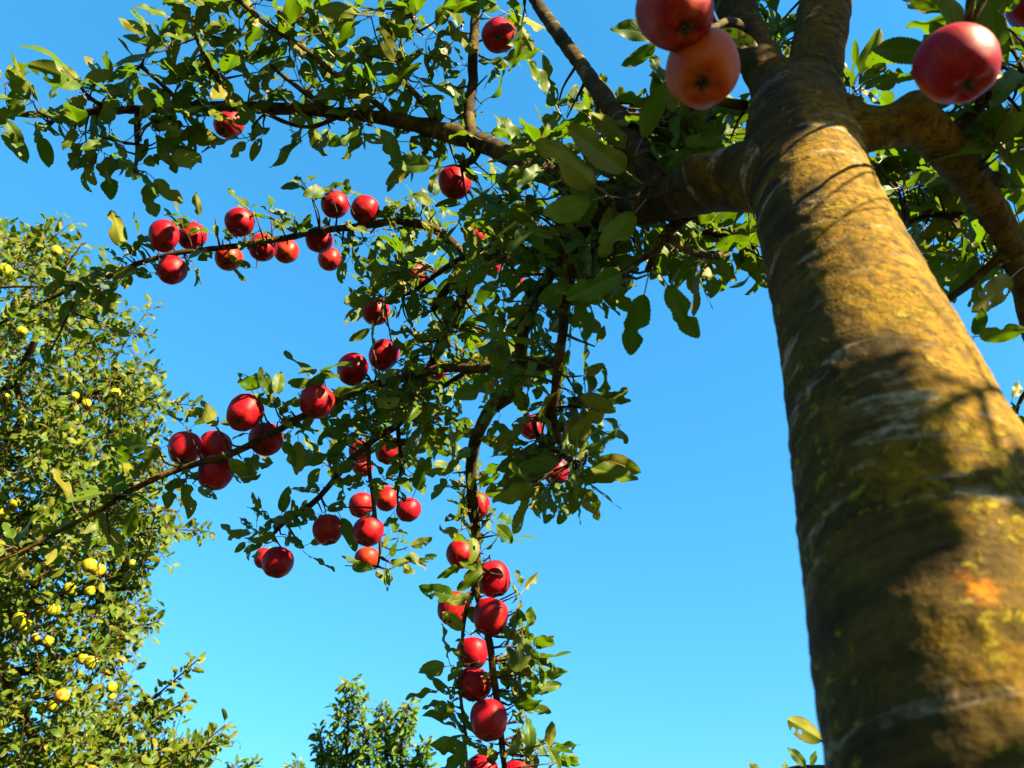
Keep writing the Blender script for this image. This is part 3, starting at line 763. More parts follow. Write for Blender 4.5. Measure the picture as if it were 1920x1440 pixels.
# twig group below the middle
clusters([(462, 1020, 2), (480, 1000, 3), (500, 962, 2), (520, 980, 4), (540, 1000, 3), (560, 962, 2), (580, 972, 2), (572, 1030, 1), (600, 962, 1), (630, 962, 1), (762, 1030, 2), (742, 1010, 2), (722, 1050, 2), (750, 1060, 2), (768, 1048, 1),
          (712, 980, 2), (742, 962, 2), (690, 900, 2), (702, 1070, 1), (742, 880, 2), (662, 870, 2), (622, 850, 3), (590, 852, 2), (500, 1020, 3), (720, 900, 2)], 2.03, 0.058, 0.04)
def along(rows, depth_off, step, size, n=(1, 3)):
    sp = spline(skel(rows), 0.01)
    acc = 0
    for i in range(1, len(sp)):
        acc += np.linalg.norm(sp[i, :3] - sp[i - 1, :3])
        if acc > step:
            acc = -rnd(0, 0.3) * step
            p = sp[i, :3] + rvec() * 0.022
            x, y, d = proj(p)
            if -40 < x < 1960 and -40 < y < 1500:
                ax, _ = attach(p)
                rosette(LV, p, random.randint(*n), size, ax + np.array((0, -0.1, 0.3)) + rvec() * 0.5)
for k, st, sz in ((0, .05, .058), (2, .05, .055), (13, .024, .046), (14, .05, .04), (15, .06, .045), (16, .026, .050), (17, .05, .055), (18, .026, .048), (19, .035, .046), (20, .03, .050), (21, .035, .050), (22, .04, .048), (23, .03, .046), (24, .028, .044)):
    along(branches[k], 0, st, sz)
# leaves seen one by one
for a in ((1208, 552, 1183, 662, 1.12), (1252, 535, 1308, 630, 1.12), (1165, 512, 1066, 560, 1.08), (1115, 348, 1008, 268, 1.10), (1172, 320, 1064, 242, 1.12), (1205, 258, 1250, 155, 1.10), (1108, 376, 1018, 402, 1.12),
          (1190, 400, 1125, 478, 1.10), (1232, 68, 1148, 52, 1.15), (1228, 84, 1168, 122, 1.15), (1346, 62, 1418, 86, 0.95), (1742, 104, 1640, 92, 1.05), (1792, 66, 1772, -25, 1.0), (1868, 92, 1848, -40, 0.95), (1896, 520, 1822, 582, 1.16), (1870, 500, 1800, 540, 1.2), (1830, 540, 1850, 590, 1.2),
          (1768, 572, 1764, 514, 1.18), (1836, 630, 1924, 618, 1.14), (1828, 628, 1842, 580, 1.16), (1088, 742, 1152, 772, 1.3), (1068, 832, 1132, 768, 1.3), (1046, 862, 974, 876, 1.3), (1124, 858, 1198, 886, 1.3), (1086, 892, 1074, 962, 1.28),
          (1094, 918, 1122, 956, 1.3), (1000, 880, 952, 905, 1.32), (1542, 1388, 1472, 1350, 1.12), (928, 160, 970, 216, 1.75), (806, 310, 728, 300, 1.7), (326, 284, 386, 316, 1.85), (278, 342, 293, 405, 1.88), (290, 336, 340, 378, 1.88),
          (8, 248, 50, 294, 1.92), (468, 212, 436, 232, 1.76), (392, 204, 414, 226, 1.76), (78, 258, 92, 316, 1.92), (146, 156, 62, 122, 1.88), (228, 460, 208, 398, 2.08), (250, 470, 266, 440, 2.08), (404, 800, 378, 752, 1.70), (508, 740, 488, 690, 1.70), (518, 738, 530, 692, 1.70),
          (276, 836, 208, 824, 1.70), (430, 862, 470, 900, 1.70), (532, 828, 552, 872, 1.70), (372, 914, 406, 936, 1.72), (640, 972, 666, 1032, 1.98), (1330, 496, 1318, 528, 1.35), (1440, 500, 1425, 520, 1.35), (780, 918, 806, 858, 1.96),
          (800, 822, 868, 812, 1.96), (955, 1062, 985, 1012, 1.68), (930, 985, 964, 1018, 1.66), (968, 1150, 984, 1090, 1.68), (1120, 640, 1134, 612, 1.3), (1086, 600, 1136, 622, 1.3), (1100, 700, 1126, 686, 1.3), (1030, 1400, 1032, 1350, 1.62), (1030, 1405, 1052, 1440, 1.62),
          (1900, 745, 1912, 715, 1.38), (1905, 765, 1880, 785, 1.38), (1910, 780, 1915, 815, 1.38), (1510, 1438, 1478, 1402, 1.16), (1520, 1440, 1530, 1408, 1.16), (1425, 1445, 1405, 1430, 1.2), (1470, 1445, 1474, 1430, 1.2), (895, 1068, 862, 1052, 1.64),
          (905, 1272, 922, 1262, 1.60), (868, 1180, 830, 1150, 1.64), (885, 1120, 838, 1128, 1.63), (430, 478, 448, 496, 2.05), (470, 500, 440, 488, 2.06), (660, 1062, 700, 1066, 2.0), (555, 1010, 528, 1062, 1.97), (240, 1010, 255, 950, 1.7)):
    leaf_at(*a, dt=rnd(-0.03, 0.03), up=random.choice((1, 1, -1)))

# boughs that reach out over the photographer, outside the frame on the sun's side; they dapple the trunk
def surf(x, y):
    return P(x, y, float(np.interp(y, (0, 260, 394, 560, 830, 1080, 1440), (1.18, 0.96, 0.82, 0.72, 0.59, 0.50, 0.39))))
SPOTS = [(1060, 290, 60, 16, 1.0, 1.10), (1110, 280, 60, 14, 1.0, 1.10), (1070, 400, 55, 12, 1.0, 1.11), (1155, 430, 50, 10, 1.0, 1.10),  # photo x, y, radius px on the wood, leaves, metres towards the sun, depth there (None: on the trunk)
    (1515, 205, 40, 9, 1.1, None), (1560, 160, 45, 10, 1.1, None), (1485, 170, 45, 10, 1.1, None), (1535, 60, 62, 24, 1.1, 1.15), (1535, 115, 56, 20, 1.1, 1.13), (1560, 0, 56, 20, 1.1, 1.2), (1590, 180, 37, 14, 1.1, 1.05),
    (1700, 205, 56, 24, 1.0, 1.0), (1710, 260, 56, 24, 1.0, 1.0), (1770, 280, 62, 24, 1.0, 1.03), (1820, 340, 62, 26, 1.0, 1.08), (1860, 410, 56, 22, 1.0, 1.12), (1895, 480, 56, 18, 1.0, 1.17), (1640, 270, 31, 10, 1.0, 1.0),
    (1450, 190, 50, 16, 1.1, 1.1), (1400, 70, 56, 18, 1.1, 1.18), (1430, 335, 62, 24, 1.05, 1.0), (1370, 335, 62, 24, 1.05, 1.04), (1310, 350, 68, 26, 1.05, 1.08), (1250, 370, 62, 24, 1.05, 1.13), (1190, 280, 68, 22, 1.0, 1.22), (1150, 215, 62, 20, 1.0, 1.28), (1100, 140, 62, 18, 1.0, 1.38), (1050, 70, 50, 12, 1.0, 1.5),
    (1225, 20, 45, 9, .6, .8), (1290, 50, 40, 6, .6, .8), (1285, 125, 55, 14, .55, .8), (1300, 175, 40, 9, .55, .8), (1320, 110, 30, 6, .55, .8), (1765, 150, 50, 9, .5, .77), (1800, 150, 40, 7, .5, .77), (1780, 90, 30, 4, .5, .77),
    (1690, 590, 16, 2, 1.2, None),
    (1590, 740, 36, 8, 1.2, None), (1650, 740, 36, 8, 1.2, None), (1630, 800, 55, 13, 1.2, None), (1620, 880, 60, 12, 1.2, None), (1650, 960, 50, 10, 1.2, None),
    (1810, 965, 34, 9, 1.2, None), (1890, 980, 34, 9, 1.2, None), (1740, 1380, 60, 10, 1.2, None)]
spots = []
for x, y, r, n, t, d in SPOTS:
    q = surf(x, y) if d is None else P(x, y, d)
    spots.append((q + SUN * t, r * np.linalg.norm(q - CAM) / F, n))
low = np.mean([p for p, r, n in spots[-8:]], 0); high = np.mean([p for p, r, n in spots[4:19]], 0)
for rows in ([P(1930, 150, 1.07), (P(1930, 150, 1.07) + high) / 2 + np.array((0.1, 0, 0.05)), high + np.array((0.06, -0.02, 0.05)), high + np.array((0.2, -0.3, -0.05))],
             [P(2080, 900, 1.4), (P(2080, 900, 1.4) + low) / 2 + np.array((0.2, 0.1, 0.1)), low + np.array((0.08, 0, 0.08)), low + np.array((0.05, -0.35, 0.1))]):
    b = np.array([list(p) + [r] for p, r in zip(rows, (0.009, 0.007, 0.005, 0.003))]); sp = spline(b, 0.02)
    tb = Tubes(); tb.add(sp, 8, 0.2); link('branch', tb.mesh('branch'), apple_tree, M_BRANCH)
    SPINE = np.vstack([SPINE, sp])
for p, r, n in spots:
    attach(p, 0.6)
    for _ in range(n):
        d = rvec(); q = p + rvec() * r * random.uniform(0, 1)
        LV.add(q - d * 0.05, d, SUN + rvec() * 0.5, 0.064 * random.uniform(0.8, 1.2))

# ---------------------------------------------------------------- apples
def apple_mesh(seed):
    r = random.Random(seed)
    prof = []   # (radius, height) of the cut skin from the eye (bottom) to the stalk (top), unit radius 1
    pts = [(0.0, -0.66), (0.10, -0.70), (0.20, -0.80), (0.34, -0.88), (0.52, -0.86), (0.72, -0.70), (0.88, -0.42), (0.97, -0.10), (1.0, 0.18), (0.97, 0.45), (0.87, 0.70), (0.70, 0.87), (0.50, 0.93), (0.32, 0.87), (0.17, 0.72), (0.07, 0.58), (0.0, 0.54)]
    sp = spline([(a, 0, b, 1) for a, b in pts], 0.09)
    sides = 40
    V, Fc = [], []
    ph = r.uniform(0, 6); lob = r.uniform(0.012, 0.045); sq = r.uniform(0.84, 1.05); lean = r.uniform(-0.12, 0.12)
    for a, _, z, _ in sp:
        for k in range(sides):
            th = 2 * math.pi * k / sides
            lo = 1 + lob * math.cos(5 * th + ph) * (1.0 if z < -0.4 else 0.45) + 0.02 * math.cos(2 * th + ph * 2) + 0.012 * math.cos(th + 1)
            zz = z * sq + lean * max(a, 0) * math.cos(th) + (0.03 * math.cos(5 * th + ph) if z < -0.6 and a > 0.2 else 0)
            V.append((max(a, 0.002) * lo * math.cos(th), max(a, 0.002) * lo * math.sin(th), zz))
    for i in range(len(sp) - 1):
        for k in range(sides):
            k2 = (k + 1) % sides
            Fc.append((i * sides + k, i * sides + k2, (i + 1) * sides + k2, (i + 1) * sides + k))
    return V, Fc

def smooth_mesh(name, V, Fc, mat):
    me = bpy.data.meshes.new(name); me.from_pydata(V, [], Fc)
    me.polygons.foreach_set('use_smooth', np.ones(len(Fc), bool)); me.materials.append(mat)
    return me

def stalk_mesh(seed):
    r = random.Random(seed); t = Tubes(); k = r.uniform(-0.2, 0.2)
    t.add(spline([(0, 0, 0.50, 0.030), (k * 0.4, 0.02, 0.85, 0.028), (k, 0.05, 1.25, 0.036), (k * 1.2, 0.06, 1.45, 0.05)], 0.12), 6, 0.15, 1.0)
    me = t.mesh('stalk'); me.materials.append(M_STALK); return me

def calyx_mesh(seed):
    r = random.Random(seed); V, Fc = [], []
    for k in range(5):
        th = k * 1.2566 + r.uniform(-.2, .2); b = len(V)
        c, s = math.cos(th), math.sin(th)
        for (rr, w_, z) in ((0.03, 0.045, -0.67), (0.10, 0.055, -0.80), (0.17, 0.03, -0.90), (0.14 + r.uniform(-.05, .08), 0.004, -0.98)):
            for sg in (-1, 1): V.append((rr * c - sg * w_ * s, rr * s + sg * w_ * c, z + 0.012 * sg))
        for i in range(3): Fc.append((b + 2 * i, b + 2 * i + 1, b + 2 * i + 3, b + 2 * i + 2))
    b = len(V)
    for k in range(8): V.append((0.085 * math.cos(k * .785), 0.085 * math.sin(k * .785), -0.725))
    V.append((0, 0, -0.76))
    for k in range(8): Fc.append((b + k, b + (k + 1) % 8, b + 8))
    return smooth_mesh('calyx', V, Fc, M_CALYX)

PROTO = {}
def proto(kind, var):
    if (kind, var) not in PROTO:
        V, Fc = apple_mesh(var * 7 + 3)
        PROTO[(kind, var)] = (smooth_mesh('skin', V, Fc, {'red': M_RED, 'ruddy': M_RUDDY, 'orange': M_ORANGE, 'yellow': M_YELLOW, 'blush': M_BLUSH}[kind]), stalk_mesh(var), calyx_mesh(var))
    return PROTO[(kind, var)]

BLOCK = []
def apple(x, y, dpx, kind, label, group, real=0.075, free=1.0, tilt=0.28, parts=True, d=None, yaw=None):
    d = d or F * real / dpx
    R = dpx * d / F / 2
    p = P(x, y, d)
    o = tag(empty('apple', p), label, 'apple', group)
    sk, st, cx = proto(kind, random.randrange(9))
    ax = nrm(np.array((rnd(), rnd(), 0)) * tilt + np.array((0, 0, 1.0)))
    q = Vector(ax).to_track_quat('Z', 'Y')
    rot = q.to_matrix() @ Matrix.Rotation(rnd(0, 6.28), 3, 'Z')
    o.rotation_euler = rot.to_euler()
    o.scale = (R, R, R)
    for nm, me_ in (('skin', sk), ('stalk', st), ('calyx', cx)):
        c = bpy.data.objects.new(nm, me_); COL.objects.link(c); c.parent = o
    if free: BLOCK.append((x, y, dpx / 2, d, free))
    if free >= 0.6 and d > 1.2: SUNLIT.append((p, R * 1.05, 0.66))
    return p + np.array(rot @ Vector((0, 0.05, 1.42))) * R, R

G_RED = 'red apples hanging on the big apple tree'
reds = [
    (1268, 22, 142, 'ruddy', 'orange-red apple cut by the top edge, touching the orange apple below', 1),
    (1316, 132, 138, 'orange', 'large orange apple just left of the trunk fork, under its twin', 1),
    (1796, 124, 143, 'red', 'large dark red apple above the limb right of the trunk', 1),
    (1936, 14, 84, 'red', 'dark red apple cut off by the top right corner of the photo', 1),
    (935, 67, 64, 'red', 'lone red apple beside the upright side branch near the top edge', 1),
    (853, 344, 62, 'red', 'lone dark red apple hanging under the long upper branch', 1),
    (428, 233, 54, 'red', 'half hidden dark red apple tucked under the leafy upper left branch', 0.75),
    (307, 444, 55, 'red', 'leftmost apple of the upper row, directly above another apple', 1),
    (359, 444, 51, 'red', 'second apple from the left end of the upper row, touching the leftmost', 1),
    (322, 508, 54, 'red', 'red apple hanging below the left end of the upper row', 1),
    (449, 418, 54, 'red', 'red apple sitting above the middle of the upper row, leaf over its side', 1),
    (428, 484, 50, 'ruddy', 'orange red apple mostly behind a pale leaf, below the upper row', 0.6),
    (492, 465, 51, 'red', 'bright red apple of the middle pair in the upper row', 1),
    (536, 472, 46, 'ruddy', 'shaded orange red apple of the middle pair in the upper row', 0.9),
    (598, 451, 51, 'red', 'red apple below the twig, directly above a smaller orange red one', 1),
    (618, 487, 43, 'ruddy', 'small orange red apple, lowest at the right end of the upper row', 0.9),
    (628, 385, 52, 'red', 'pink red apple on top of the upper row, left of its twin', 1),
    (683, 394, 53, 'red', 'pink red apple on top of the upper row, rightmost, its stalk hollow showing', 1),
    (890, 442, 44, 'red', 'pink red apple half hidden behind a leaf in the crown centre', 0.5),
    (704, 585, 53, 'red', 'lone red apple at the left edge of the middle foliage', 1),
    (719, 667, 57, 'red', 'dark red apple at the upper end of the lower row, right of its neighbour', 1),
    (661, 694, 59, 'red', 'dark red apple second from the upper end of the lower row', 1),
    (818, 694, 44, 'red', 'red apple behind the branch and leaves at the right of the lower row', 0.45),
    (593, 755, 65, 'red', 'red apple hanging alone mid-way along the lower row branch', 1),
    (458, 775, 66, 'red', 'large red apple above the branch, over a single red apple below it', 1),
    (498, 825, 63, 'red', 'red apple under the lower row branch beside a drooping leaf', 1),
    (347, 842, 61, 'red', 'leftmost apple of the tight cluster of three on the lower row', 1),
    (403, 841, 59, 'red', 'right upper apple of the tight cluster of three on the lower row', 1),
    (404, 888, 63, 'red', 'lowest apple of the tight cluster of three on the lower row', 1),
    (675, 848, 44, 'red', 'red apple hidden behind the twig at the upper left of the leafy lower bunch', 0.4),
    (728, 846, 50, 'red', 'red apple with leaves across it at the top of the lower bunch', 0.6),
    (680, 875, 39, 'ruddy', 'small orange red apple beside the pale twig in the lower bunch', 0.8),
    (677, 948, 46, 'red', 'left apple of the row of three in the lower bunch', 1),
    (724, 936, 44, 'ruddy', 'middle apple of the row of three in the lower bunch, partly covered', 0.7),
    (765, 957, 46, 'red', 'rightmost apple of the lower bunch, pink on its sunny side', 1),
    (690, 998, 59, 'red', 'largest apple of the lower bunch, directly above the lowest one', 1),
    (688, 1049, 47, 'ruddy', 'lowest apple of the lower bunch, shaded, with a leaf on it', 0.9),
    (615, 995, 57, 'ruddy', 'orange red apple hanging alone between the lower bunch and the twig end', 1),
    (520, 1056, 58, 'red', 'dark red apple hanging at the leafy end of the pale twig', 1),
    (496, 1048, 40, 'red', 'small apple peeping out from behind the dark one at the twig end', 0),
    (893, 948, 52, 'red', 'red apple hidden behind the hanging branch and its leaves', 0.3),
    (864, 1040, 54, 'red', 'dark red apple left of the hanging branch, topmost of the chain', 1),
    (926, 1087, 65, 'red', 'bright red apple right of the hanging branch, upper of two stacked ones', 1),
    (850, 1142, 61, 'red', 'dark red apple left of the hanging branch with leaves across it', 0.8),
    (919, 1158, 67, 'red', 'bright red apple of the hanging chain, lower of two stacked ones', 1),
    (886, 1226, 60, 'red', 'shaded red apple partly behind the next one down the hanging chain', 0.8),
    (889, 1285, 66, 'red', 'bright red apple with a small leaf on its right side, in the hanging chain', 1),
    (916, 1352, 70, 'red', 'large bright red apple near the bottom of the hanging chain', 1),
    (902, 1452, 66, 'red', 'left of two red apples cut off by the bottom edge', 0.8),
    (970, 1460, 66, 'red', 'right of two red apples cut off by the bottom edge', 0.8),
    (995, 802, 46, 'red', 'red apple half covered by leaves below the crown centre', 0.5),
    (1042, 886, 48, 'red', 'red apple behind the leaf tuft at the tip of the lichen twig', 0.5),
    (1056, 462, 46, 'red', 'red apple glimpsed between leaves beside the lichen twig', 0.35),
    (922, 500, 36, 'red', 'small red apple glimpsed through leaves right of the descending branch', 0.35),
    (778, 516, 40, 'ruddy', 'orange red apple hidden among leaves left of the descending branch', 0.4),
    (966, 530, 36, 'red', 'red apple glimpsed in the dense foliage left of the lichen twig', 0.3),
]
for x, y, dp, kind, lab, free in reds:
    tip, R = apple(x, y, dp, kind, lab, G_RED, 0.069 if x == 1796 else 0.075, free)
    attach(tip, 0.17, 0.0022, 0.0018, nrm(P(x, y, 1.0) - CAM) * 0.055)
SUNLIT += [(surf(x, y), 0.05, 1.0) for x, y in ((1550, 370), (1590, 400), (1590, 440), (1620, 460), (1640, 500), (1640, 540), (1600, 490), (1790, 760), (1830, 830), (1850, 1090), (1800, 1180), (1860, 1250), (1740, 680), (1780, 1120))]
SUNLIT_P, SUNLIT_R, SUNLIT_C = (np.array([q[i] for q in SUNLIT]) for i in range(3))
LV.cull(BLOCK)
LV.build(apple_tree, [M_LEAF, M_PETIOLE])
tag(link('twigs', TW.mesh('twigs'), apple_tree, M_TWIG), kind='stuff')

# ---------------------------------------------------------------- the yellow apple tree on the left
Y_LOC = P(-230, 1440, 5.0); Y_LOC = (float(Y_LOC[0]), float(Y_LOC[1]), 0.0)
yellow_tree = tag(empty('apple_tree', Y_LOC), 'dense pale green apple tree full of small yellow apples at the left edge', 'apple tree')
def ysk(rows): return np.array([list(P(x, y, d)) + [r * d / F] for x, y, d, r in rows])
ytrunk = np.vstack([[list(np.array(Y_LOC) + np.array((0, 0, z))) + [r] for z, r in ((-0.05, .16), (0.2, .13), (0.9, .11))], ysk([(-200, 1330, 4.9, 28), (-150, 1100, 4.8, 24), (-110, 850, 4.75, 18), (-60, 650, 4.7, 12), (10, 500, 4.65, 6), (70, 430, 4.6, 3)])])
tb = Tubes(); tb.add(spline(ytrunk, 0.05), 12, 0.12); link('trunk', tb.mesh('trunk'), yellow_tree, M_BRANCH)
ylimbs = [[(-150, 1100, 4.8, 14), (-40, 1180, 4.5, 11), (80, 1420, 4.2, 8), (110, 1460, 4.1, 6)], [(-130, 950, 4.78, 13), (0, 960, 4.5, 10), (90, 1030, 4.3, 8), (60, 1110, 4.2, 7)], [(-110, 850, 4.75, 11), (20, 720, 4.5, 8), (100, 560, 4.4, 5), (130, 480, 4.4, 2)],
          [(-110, 830, 4.75, 11), (60, 800, 4.5, 8), (170, 740, 4.4, 6), (260, 690, 4.4, 3)], [(-140, 1020, 4.8, 11), (60, 960, 4.6, 8), (200, 930, 4.5, 5), (330, 960, 4.5, 3)], [(-160, 1150, 4.8, 12), (20, 1140, 4.6, 9), (160, 1110, 4.4, 6), (280, 1100, 4.4, 3)],
          [(-180, 1240, 4.85, 12), (20, 1260, 4.5, 9), (160, 1220, 4.4, 6), (270, 1180, 4.4, 3)], [(-190, 1300, 4.9, 13), (0, 1390, 4.6, 9), (150, 1385, 4.6, 5), (240, 1355, 4.5, 2)], [(-190, 1320, 4.9, 12), (60, 1440, 4.6, 7), (220, 1430, 4.6, 4), (340, 1400, 4.5, 1.6)],
          [(-80, 720, 4.7, 9), (30, 620, 4.8, 6), (120, 600, 4.9, 4), (200, 620, 4.9, 2)], [(-110, 860, 4.75, 9), (50, 860, 5.0, 7), (200, 820, 5.1, 4), (280, 800, 5.1, 2)], [(-150, 1080, 4.8, 9), (50, 1060, 5.1, 7), (200, 1040, 5.2, 4), (270, 1020, 5.2, 2)], [(30, 720, 4.5, 6), (40, 780, 4.4, 5), (10, 830, 4.35, 4)],
          [(-20, 560, 4.68, 6), (-60, 480, 4.6, 4), (-100, 420, 4.6, 2)], [(-130, 960, 4.78, 12), (-260, 800, 4.6, 8), (-380, 700, 4.6, 4)], [(-160, 1120, 4.8, 12), (-320, 1050, 4.5, 8), (-460, 980, 4.5, 4)]]
yshoots = [[(70, 470, 4.5, 2.2), (90, 412, 4.5, 1.2)], [(150, 650, 4.5, 2.5), (225, 625, 4.5, 2), (285, 628, 4.5, 1.2)], [(200, 700, 4.4, 2.4), (262, 700, 4.4, 1.8), (302, 692, 4.4, 1.2)], [(190, 752, 4.4, 2.4), (280, 752, 4.4, 1.8), (362, 760, 4.4, 1.1)],
           [(210, 830, 4.5, 2.2), (288, 832, 4.5, 1.2)], [(230, 890, 4.4, 2.2), (300, 905, 4.4, 1.6), (332, 935, 4.4, 1.2)], [(230, 990, 4.4, 2.4), (320, 992, 4.4, 1.8), (395, 997, 4.4, 1.1)], [(210, 1170, 4.4, 2.4), (260, 1172, 4.4, 1.6), (298, 1166, 4.4, 1.1)],
           [(190, 1250, 4.4, 2), (250, 1228, 4.4, 1.1)], [(250, 1340, 4.3, 2.4), (310, 1290, 4.3, 1.8), (372, 1236, 4.3, 1.1)], [(270, 1365, 4.3, 2.2), (350, 1312, 4.3, 1.2)], [(310, 1425, 4.3, 2.4), (370, 1400, 4.3, 1.8), (424, 1358, 4.3, 1.1)], [(330, 1445, 4.3, 2.2), (412, 1395, 4.3, 1.2)],
           [(190, 1080, 4.4, 2.2), (285, 1052, 4.4, 1.2)], [(10, 500, 4.5, 2), (-5, 425, 4.5, 1.2)], [(150, 560, 4.4, 2.4), (215, 505, 4.4, 1.2)], [(110, 520, 4.4, 2), (155, 455, 4.4, 1.2)], [(100, 600, 4.4, 2), (205, 560, 4.4, 1.2)], [(230, 850, 4.4, 2), (300, 868, 4.4, 1.2)]]
LY = Leaves(LO)
YS = []
for rows in ylimbs:
    b = ysk(rows); YS.append(spline(b, 0.04))
    tb = Tubes(); tb.add(spline(b, 0.05), 8, 0.2); link('branch', tb.mesh('branch'), yellow_tree, M_BRANCH)
yspine = np.vstack(YS + [spline(ytrunk, 0.06)])
TY = Tubes()
def shoot(LVx, TB, path, size, gap=0.035, up=0.35, drp=0.3):
    TB.add(path, 4, 0.1)
    acc = 0; k = rnd(0, 6)
    for i in range(1, len(path)):
        acc += np.linalg.norm(path[i, :3] - path[i - 1, :3])
        if acc > gap or i == len(path) - 1:
            acc = 0; k += 2.4
            t = nrm(path[i, :3] - path[i - 1, :3]); a = nrm(np.cross(t, (0.2, 0.1, 1))); b = np.cross(t, a)
            for q in range(random.choice((1, 1, 2, 3))):
                rad = math.cos(k + q * 2) * a + math.sin(k + q * 2) * b
                LVx.add(path[i, :3], t * rnd(0.2, 0.9) + rad + np.array((0, 0, -drp * random.random())), np.array((0, 0, up)) + t * 0.4 + SUNH * random.choice((0.9, 0.9, -0.9)) + rvec() * 0.7, size * random.uniform(0.6, 1.15))
for rows in yshoots:
    shoot(LY, TY, spline(ysk(rows), 0.015), 0.062, 0.014)
YPOLY = np.array([(-330, 560), (-100, 440), (0, 440), (60, 440), (95, 425), (110, 450), (140, 480), (165, 500), (190, 520), (205, 560), (205, 600), (245, 610), (262, 650), (245, 680), (285, 700), (280, 745), (262, 770), (285, 800), (270, 840), (292, 880), (300, 930), (340, 985), (300, 1020), (270, 1060), (225, 1090), (250, 1130),
                  (280, 1170), (262, 1200), (215, 1240), (230, 1290), (260, 1330), (310, 1330), (350, 1360), (390, 1400), (375, 1450), (330, 1520), (-330, 1560)], float)
def inside(poly, x, y):
    ins = False
    for i in range(len(poly)):
        (x1, y1), (x2, y2) = poly[i], poly[i - 1]
        if (y1 > y) != (y2 > y) and x < (x2 - x1) * (y - y1) / (y2 - y1) + x1: ins = not ins
    return ins
def dens(x, y):   # open places where sky shows through
    h = 1.0
    for gx_, gy_, gr in ((85, 500, 24), (75, 650, 26), (95, 700, 24), (60, 730, 22), (110, 730, 22), (15, 690, 20), (30, 1370, 26), (60, 1280, 22), (200, 1255, 26), (225, 655, 24), (130, 480, 20), (170, 690, 22), (10, 610, 22), (190, 1350, 18), (250, 1395, 18)):
        h = min(h, ((x - gx_) ** 2 + (y - gy_) ** 2) / gr ** 2)
    return h
k = 0
while k < 1080:
    x, y = rnd(-330, 400), rnd(425, 1560)
    if not inside(YPOLY, x, y) or dens(x, y) < random.random(): continue
    if x < -60 and random.random() < 0.45: continue
    if y < 720 and random.random() < 0.22: continue
    d = 4.45 + rnd(-0.75, 0.75) * (1 if x < 200 else 0.5)
    p = P(x, y, d); D = np.linalg.norm(yspine[:, :3] - p, axis=1); j = D.argmin(); q = yspine[j, :3]
    
    dr = nrm(nrm(p - q) + np.array((0.25, -0.1, 0.35)) + rvec() * 0.5)
    st = p - dr * 0.12
    path = [list(st) + [0.003], list(st + dr * 0.12 + rvec() * 0.012) + [0.0022], list(st + dr * random.uniform(0.2, 0.3) + rvec() * 0.02 + np.array((0, 0, 0.02))) + [0.0012]]
    if D[j] < 0.5: path = [list(q) + [0.0022], list((q + st) / 2 + rvec() * 0.04) + [0.002]] + path
    sp_ = spline(path, 0.03)
    n_keep = len(sp_)
    if D[j] < 0.5: TY.add(sp_[:max(2, n_keep // 2 + 1)], 4, 0.1)
    shoot(LY, TY, sp_[-min(n_keep, 11):], 0.065, 0.018)
    k += 1
BLOCK.clear(); SUNLIT.clear()
G_YEL = 'yellow apples on the tree at the left edge'
yels = [(105, 472, 21, 'yellow', 'small yellow apple near the very top of the left tree'), (8, 508, 26, 'yellow', 'yellow apple at the left edge, high in the left tree, just below the treetop'), (40, 622, 20, 'yellow', 'yellow apple in the open upper part of the left tree, near a sky gap'),
        (215, 738, 20, 'yellow', 'lone yellow apple near the right outline of the left tree, upper half'), (8, 747, 20, 'yellow', 'yellow apple at the left edge, at the height of the lone outline apple'), (140, 743, 16, 'yellow', 'small shaded yellow apple left of the lone apple on the outline'),
        (162, 757, 17, 'yellow', 'small greenish apple just right of the shaded small one'), (27, 944, 19, 'yellow', 'yellow apple where the dark red-apple branch crosses the left tree'), (7, 966, 22, 'yellow', 'bright yellow apple cut by the left edge below the dark branch'),
        (167, 1061, 27, 'blush', 'golden apple, left one of the blushed pair'), (185, 1070, 23, 'blush', 'pink cheeked golden apple, right one of the blushed pair'), (130, 1105, 23, 'yellow', 'shaded green apple below the blushed pair'), (168, 1108, 21, 'yellow', 'yellow apple partly behind a leaf below the blushed pair'),
        (75, 1148, 23, 'yellow', 'left apple of the bright yellow pair side by side'), (98, 1145, 26, 'yellow', 'right apple of the bright yellow pair side by side'), (36, 1163, 26, 'yellow', 'upper apple of the diagonal yellow pair near the left edge'), (48, 1177, 26, 'yellow', 'lower apple of the diagonal yellow pair near the left edge'),
        (89, 1203, 21, 'yellow', 'single yellow apple hanging below the two bright yellow pairs'), (65, 1196, 16, 'blush', 'small reddish apple in shade beside the single yellow one'), (155, 1236, 20, 'yellow', 'smaller left apple of the lower yellow pair'), (171, 1243, 24, 'yellow', 'larger right apple of the lower yellow pair'),
        (116, 1306, 27, 'blush', 'brown marked yellow apple, largest of the bottom group of four'), (99, 1324, 22, 'yellow', 'green yellow apple below the brown marked one in the bottom group'), (80, 1328, 20, 'yellow', 'shaded green apple at the lower left of the bottom group'), (67, 1303, 20, 'yellow', 'green apple at the upper left of the bottom group of four'),
        (209, 1289, 19, 'yellow', 'yellow apple, upper of the small stacked pair near the lower outline'), (209, 1306, 15, 'yellow', 'tiny yellow apple, lower of the small stacked pair near the lower outline'), (248, 1057, 14, 'yellow', 'tiny green yellow apple close to the right outline, right of the blushed pair'),
        (62, 1091, 17, 'yellow', 'yellow apple beside the pale bough, left of the shaded green apple'), (172, 1446, 22, 'blush', 'orange apple cut off by the bottom edge of the photo')]
